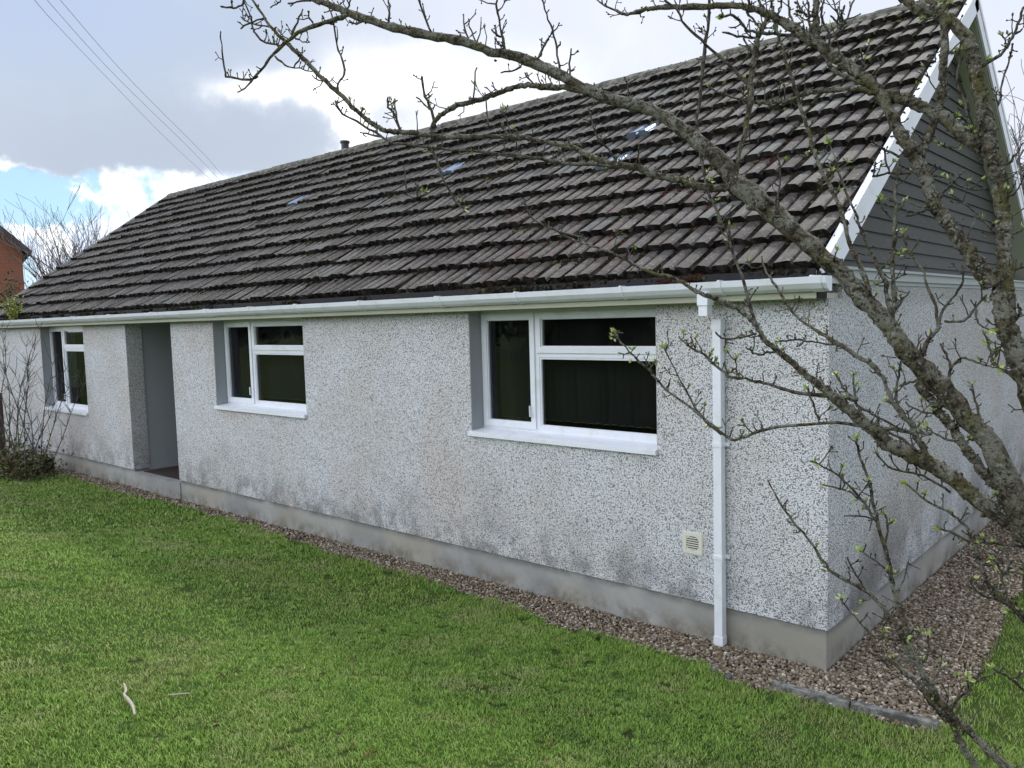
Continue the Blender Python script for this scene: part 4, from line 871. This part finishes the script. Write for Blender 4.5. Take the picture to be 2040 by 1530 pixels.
# ------------------------------------------------------------------ background trees
def bare_tree(name, base, height, spread, seed, label, stems, r0=.12, lean=(0, 0), levels=4, droop=0., side=1., rmin=.006):
    r_ = random.Random(seed); t = thing(name, base, label, 'tree'); base = Vector(base)
    tm = MB(); tm.tube([base-Vector((0, 0, .3)), base+Vector((0, 0, height*.12)), base+Vector((lean[0]*.1, lean[1]*.1, height*.2))], [r0*1.5, r0*1.1, r0], 8); tm.obj('trunk', FARB, t, True)
    cm = MB()
    def grow(p, d, ln, r, lv):
        pts = [p]; k = 4; rr = [r]
        for i in range(k):
            d = (d+Vector((r_.gauss(0, .13), r_.gauss(0, .13), r_.gauss(0, .08)+.10-droop*lv*.1))).normalized()
            p = p+d*ln/k; pts.append(p); rr.append(max(.004, r*(1-.55*(i+1)/k)))
        cm.tube(pts, [max(a, rmin) for a in rr], 4 if lv < 3 else 3, cap=False)
        if lv < levels:
            for i in range(r_.randint(3, 5)):
                j = r_.randint(1, k); q = pts[j]; dd = (d*.95+Vector((r_.gauss(0, .42), r_.gauss(0, .42), r_.gauss(0, .22)+.12))).normalized()
                grow(q, dd, ln*r_.uniform(.50, .75), rr[j]*.72, lv+1)
    top = base+Vector((lean[0]*.1, lean[1]*.1, height*.16))
    for i in range(stems):
        a = 2*PI*i/stems+r_.uniform(-.3, .3); s = r_.uniform(.15, 1)*spread
        grow(top, Vector((math.cos(a)*s*side+lean[0], math.sin(a)*s+lean[1], 1)).normalized(), height*.34*r_.uniform(.85, 1.1), r0*.5, 1)
    cm.obj('crown', FARB, t)
b0 = dp(168, 668, 30); bare_tree('bare_tree', (b0.x, b0.y, 0), 8.7, .62, 4, 'bare many-stemmed tree beyond the far end of the roof', 19, .15, levels=4)
b0 = dp(2062, 640, 24); bare_tree('bare_tree', (b0.x, b0.y, 0), 10.5, .9, 9, 'bare tree with curving twigs behind the right-hand gable', 22, .18, droop=.5, rmin=.009)
def leafy(name, c, rx, ry, rz, n, matl, size, label, cat, seed=3, group=None):
    r_ = np.random.RandomState(seed); c = Vector(c); t = thing(name, (c.x, c.y, float(hgt(c.x, c.y))), label, cat, group)
    # lumpy clusters
    k = max(6, n//160); cc = r_.normal(0, .42, (k, 3)); cc[:, 2] = np.abs(cc[:, 2])*1.0-.2
    i = r_.randint(0, k, n); p = cc[i]+r_.normal(0, .16, (n, 3)); p *= np.array([rx, ry, rz]); p += np.array(c)
    d = r_.normal(0, 1, (n, 3)); d /= np.linalg.norm(d, axis=1)[:, None]; e = np.cross(d, r_.normal(0, 1, (n, 3))); e /= np.linalg.norm(e, axis=1)[:, None]
    s = (size*r_.uniform(.6, 1.4, n))[:, None]
    V = np.stack([p-d*s, p+e*s*.45, p+d*s, p-e*s*.45], 1).reshape(-1, 3); F = np.arange(4*n).reshape(n, 4)
    npmesh('foliage', V, F, matl, np.clip(r_.uniform(0.01, 1, n), 0, 1), t)
    st_ = MB()
    for q in range(min(14, k)): st_.tube([(c.x+cc[q][0]*rx*.1, c.y+cc[q][1]*ry*.1, float(hgt(c.x, c.y))), (c.x+cc[q][0]*rx*.6, c.y+cc[q][1]*ry*.6, c.z+cc[q][2]*rz*.5), (c.x+cc[q][0]*rx, c.y+cc[q][1]*ry, c.z+cc[q][2]*rz)], [.02, .014, .006], 5)
    st_.obj('stem', FARB, t); return t
c = dp(20, 607, 24); leafy('evergreen_shrub', (c.x, c.y, c.z-.75), 1.0, 1.0, 1.0, 3500, EVER, .055, 'green bushy shrub below the brick house at the left edge', 'shrub', 5)
c = dp(82, 590, 27); leafy('evergreen_shrub', (c.x, c.y, c.z-.8), .7, .8, 1.3, 2200, EVER, .05, 'thin dark green shrub rising behind the roof verge under the bare tree', 'shrub', 8)
# brick house at the left edge
e0 = dp(44, 510, 36); rdir = Vector((RV.x, RV.y, 0)).normalized(); fdir = Vector((FV.x, FV.y, 0)).normalized()
dd_ = ray(44, 510); dd_.z = 0; dd_.normalize(); ax = Vector((-dd_.y, dd_.x, 0)); ay = (dd_+ax*.06).normalized(); ax = Vector((-ay.y, ay.x, 0))
H0 = Vector((e0.x, e0.y, 0)); EH = e0.z+.42
bh = thing('brick_house', H0, 'red brick house with dark brown verge at the left edge of the view', 'house')
def hp(a, b_, z): v_ = H0+ax*a+ay*b_; return Vector((v_.x, v_.y, z))
Wd, Dp = 8.0, 9.0; AP = EH+4*math.tan(rad(44))
q = MB(); q.add([hp(0, 0, 0), hp(Wd, 0, 0), hp(Wd, 0, EH), hp(Wd/2, 0, AP), hp(0, 0, EH), hp(0, Dp, 0), hp(Wd, Dp, 0), hp(Wd, Dp, EH), hp(Wd/2, Dp, AP), hp(0, Dp, EH)], [(0, 1, 2, 3, 4), (5, 9, 8, 7, 6), (0, 4, 9, 5), (1, 6, 7, 2)])
bo = q.obj('wall', BRICK, bh); uvl = bo.data.uv_layers.new(name='uv')
for poly in bo.data.polygons:
    for li in poly.loop_indices:
        v_ = bo.data.vertices[bo.data.loops[li].vertex_index].co; uvl.data[li].uv = (v_.dot(ax) if abs(poly.normal.dot(ay)) > .5 else v_.dot(ay), v_.z)
q = MB(); ov = .35
for s in (0, 1):
    a0_, a1_ = (-ov, Wd/2) if s == 0 else (Wd+ov, Wd/2); z0_ = EH-ov*math.tan(rad(44))+.12
    q.hexa([hp(a0_, -ov, z0_-.12), hp(a1_, -ov, AP+.0), hp(a1_, Dp+ov, AP+.0), hp(a0_, Dp+ov, z0_-.12), hp(a0_, -ov, z0_), hp(a1_, -ov, AP+.12), hp(a1_, Dp+ov, AP+.12), hp(a0_, Dp+ov, z0_)])
q.obj('roof', SLATE, bh)
q = MB()
for s in (0, 1):
    a0_, a1_ = (-ov, Wd/2) if s == 0 else (Wd+ov, Wd/2); z0_ = EH-ov*math.tan(rad(44))+.14
    q.hexa([hp(a0_, -ov-.05, z0_-.34), hp(a1_, -ov-.05, AP-.2), hp(a1_, -ov-.01, AP-.2), hp(a0_, -ov-.01, z0_-.34), hp(a0_, -ov-.05, z0_), hp(a1_, -ov-.05, AP+.14), hp(a1_, -ov-.01, AP+.14), hp(a0_, -ov-.01, z0_)])
q.obj('bargeboard', BROWN, bh)
q = MB(); q.hexa([hp(2.6, -.03, 2.9), hp(3.8, -.03, 2.9), hp(3.8, .02, 2.9), hp(2.6, .02, 2.9), hp(2.6, -.03, 4.1), hp(3.8, -.03, 4.1), hp(3.8, .02, 4.1), hp(2.6, .02, 4.1)]); q.obj('window', DARK, bh)

# ------------------------------------------------------------------ overhead cables and their pole
far = dp(470, 392, 55); pole = thing('utility_pole', (far.x, far.y, 0), 'wooden utility pole standing behind the bungalow roof', 'pole')
q = MB(); q.tube([(far.x, far.y, -.3), (far.x, far.y, far.z+.3)], [.14, .10], 10); q.obj('shaft', FARB, pole)
q = MB(); q.tube([(far.x-rdir.x*.5, far.y-rdir.y*.5, far.z), (far.x+rdir.x*.5, far.y+rdir.y*.5, far.z)], [.05, .05], 6); q.obj('crossarm', FARB, pole)
cabs = [([(-20, -130), (69, 0), (137, 75), (226, 168), (329, 274), (400, 340)], -.45, 'leftmost of the three thin overhead cables sloping down to the roof ridge'), ([(0, -125), (94, 0), (240, 161), (377, 295), (430, 350)], 0, 'middle of the three thin overhead cables sloping down to the roof ridge'), ([(25, -120), (120, 0), (268, 168), (408, 309), (446, 352)], .45, 'rightmost of the three thin overhead cables sloping down to the roof ridge')]
for pts, o_, lab in cabs:
    q = MB(); n = len(pts); P3 = []
    for i, (x, y) in enumerate(pts):
        t = 7+(48-7)*(i/(n-1))**1.6; P3.append(tuple(dp(x, y, t)))
    P3.append((far.x+rdir.x*o_, far.y+rdir.y*o_, far.z+.03)); P3 = cr(P3, 5)
    q.tube(P3, [.0026+.0065*i/len(P3) for i in range(len(P3))], 5); tag(q.obj('overhead_cable', CABLE), lab, 'cable', 'overhead cables')

# ------------------------------------------------------------------ shrub by the far wall, weeds
sh = thing('garden_shrub', (-13.6, -.75, 0), 'twiggy bare shrub with dead leaves at its foot against the far end wall', 'shrub')
r_ = random.Random(3); q = MB(); q2 = MB(); n_ = 0
for i in range(13):
    x, y = -13.5+r_.uniform(-.75, .45), -.75+r_.uniform(-.25, .3); p = Vector((x, y, 0)); d = Vector((r_.gauss(.05, .22), r_.gauss(0, .12), 1)).normalized(); L0 = r_.uniform(1.5, 2.7); pts = [p]; rr = [.011]
    for k in range(8):
        d = (d+Vector((r_.gauss(.02, .17), r_.gauss(0, .08), .05))).normalized(); p = p+d*L0/8; pts.append(p); rr.append(.011*(1-.75*(k+1)/8))
        if k > 1:
            for _ in range(3):
                dd = (d+Vector((r_.gauss(0, .8), r_.gauss(0, .6), r_.gauss(0, .3)))).normalized(); ln = r_.uniform(.15, .5); e_ = p+dd*ln*.5; f_ = e_+(dd+Vector((r_.gauss(0, .3), r_.gauss(0, .3), .3))).normalized()*ln*.5
                q2.tube([p, e_, f_], [.005, .004, .0025], 3, cap=False)
    q.tube(pts, rr, 6)
q.obj('stem', TWIG, sh); q2.obj('twigs', TWIG, sh)
n = 2600; xx = RS.normal(-13.65, .36, n); yy_ = RS.normal(-.75, .22, n); zz = np.abs(RS.normal(0, .26, n))+.02
d = RS.normal(0, 1, (n, 3)); d /= np.linalg.norm(d, axis=1)[:, None]; e = np.cross(d, RS.normal(0, 1, (n, 3))); e /= np.linalg.norm(e, axis=1)[:, None]; s = (.035*RS.uniform(.5, 1.4, n))[:, None]; p = np.stack([xx, yy_, zz], -1)
npmesh('dead_foliage', np.stack([p-d*s, p+e*s*.4, p+d*s, p-e*s*.4], 1).reshape(-1, 3), np.arange(4*n).reshape(n, 4), SHRUBL, RS.uniform(.01, 1, n), sh)
c = plane(92, 925, 1, -.35); leafy('fern', (c.x, -.35, .16), .22, .18, .22, 500, EVER, .035, 'small dark green fern between the bare shrub and the plinth', 'fern', 12)
c = plane(30, 606, 1, -.15); tf = thing('roof_weed', (c.x, -.15, 2.72), 'yellow green weed growing out of the far end of the gutter', 'weed')
q = MB(); q2 = MB()
for i in range(60):
    p0 = Vector((c.x+rnd.gauss(0, .12), -.20, 2.72)); d = Vector((rnd.gauss(.25, .35), rnd.gauss(0, .25), 1)).normalized(); ln = rnd.uniform(.12, .55); q2.tube([p0, p0+d*ln], [.003, .002], 3)
    for k in range(8): leafq(q, p0+d*ln*rnd.uniform(.2, 1), Vector((rnd.gauss(0, 1), rnd.gauss(0, 1), rnd.gauss(0, 1))), .06, .03, rnd.random()*.99+.005)
q2.obj('stem', TWIG, tf); q.obj('foliage', WEED, tf)

# ------------------------------------------------------------------ small things on the ground
def lay(name, pts, wid, matl, label, cat, lift=.02, group=None):
    q = MB(); P3 = []
    for (x, y), w_ in zip(pts, wid):
        p = ground_at(x, y); P3.append((p.x, p.y, p.z+lift, w_*.5*(p-CAM).dot(FV)/FPX))
    P3 = cr(P3, 4); q.tube([a[:3] for a in P3], [a[3] for a in P3], 7, jit=.08); return tag(q.obj(name, matl, None, True), label, cat, group)
lay('stick', [(248, 1374), (252, 1388), (248, 1396), (258, 1408), (266, 1422), (269, 1437)], [4, 5, 5, 7, 6, 4], PALE, 'pale crooked stick lying on the lawn at lower left', 'stick', .035)
lay('twig', [(337, 1397), (358, 1395), (380, 1393)], [2, 3.2, 2], PALE, 'thin pale straight twig lying on the lawn right of the crooked stick', 'twig', .035)
lay('dry_stalk', [(1921, 1268), (1917, 1290), (1906, 1310)], [2.5, 2.5, 2], PALE, 'pale dry stalk lying on the gravel near the bungalow corner', 'stalk', .03)
# concrete edging
def kerb(a, b_, lab):
    q = MB(); a = Vector((*a, 0)); b_ = Vector((*b_, 0)); d = (b_-a).normalized(); n_ = Vector((-d.y, d.x, 0))*.028; q_ = []
    rz = lambda: rnd.uniform(-.003, .003)
    for z in (-.1, .052): q_ += [a-n_+Vector((0, 0, z+rz())), b_-n_+Vector((0, 0, z+rz())), b_+n_+Vector((0, 0, z+rz())), a+n_+Vector((0, 0, z+rz()))]
    q.hexa(q_); o = q.obj('concrete_edging', KERB); tag(o, lab, 'edging', 'concrete lawn edging'); mo = o.modifiers.new('bevel', 'BEVEL'); mo.width = .007; mo.segments = 2
kerb((-.20, -.46), (.30, -.425), 'left length of weathered concrete edging between lawn and gravel'); kerb((.31, -.424), (.80, -.375), 'right length of weathered concrete edging ending at the gravel corner')
for (x, y), s_, lab in (((1420, 1338), .035, 'dark flat stone at the lawn edge left of the downpipe foot'), ((1452, 1352), .045, 'dark flat stone at the lawn edge right of the downpipe foot')):
    p = ground_at(x, y); V_, F_ = stones(np.array([[p.x, p.y, p.z+.02]]), np.array([s_]), (.35, .4)); tag(npmesh('stone', V_, F_, KERB, np.full(20, .1)), lab, 'stone', 'dark stones at the lawn edge')
# dead leaves on the lawn
q = MB()
for i in range(150):
    if i < 7: x, y = ((378, 1112), (446, 1352), (700, 1318), (1275, 1342), (1045, 1422), (425, 1448), (740, 1505))[i]
    else: x, y = rnd.uniform(0, 1900), rnd.uniform(1010, 1530)
    if y < 940+x*.26+60: continue
    p = ground_at(x, y)
    for k in range(rnd.randint(1, 2) if i >= 7 else 6): leafq(q, p+Vector((rnd.gauss(0, .015), rnd.gauss(0, .015), .018)), Vector((rnd.gauss(0, 1), rnd.gauss(0, 1), rnd.gauss(0, .35))), rnd.uniform(.015, .03), rnd.uniform(.01, .02), rnd.random()*.99+.005)
tag(q.obj('leaf_litter', DEADL), 'scattered small brown dead leaves lying in the grass', 'leaf litter', kind='stuff')
# garden behind the viewer, seen only as reflections in the window panes
for i in range(7):
    leafy('garden_hedge', (-34+i*7.0, -15-rnd.random(), 2.6), 3.6, 1.4, 2.4, 2600, EVER, .22, 'dark evergreen hedge bush standing on the far side of the lawn', 'hedge', 40+i, 'hedge bushes across the lawn')

p = plane(1, 850, 1, -.5); q = MB(); q.box(p.x-.06, p.x+.06, p.y-.05, p.y+.05, -.2, 1.35); q.box(p.x-.068, p.x+.068, p.y-.058, p.y+.058, 1.35, 1.375)
o = q.obj('wooden_post', BROWN); tag(o, 'dark brown wooden post at the far left edge of the lawn', 'post')
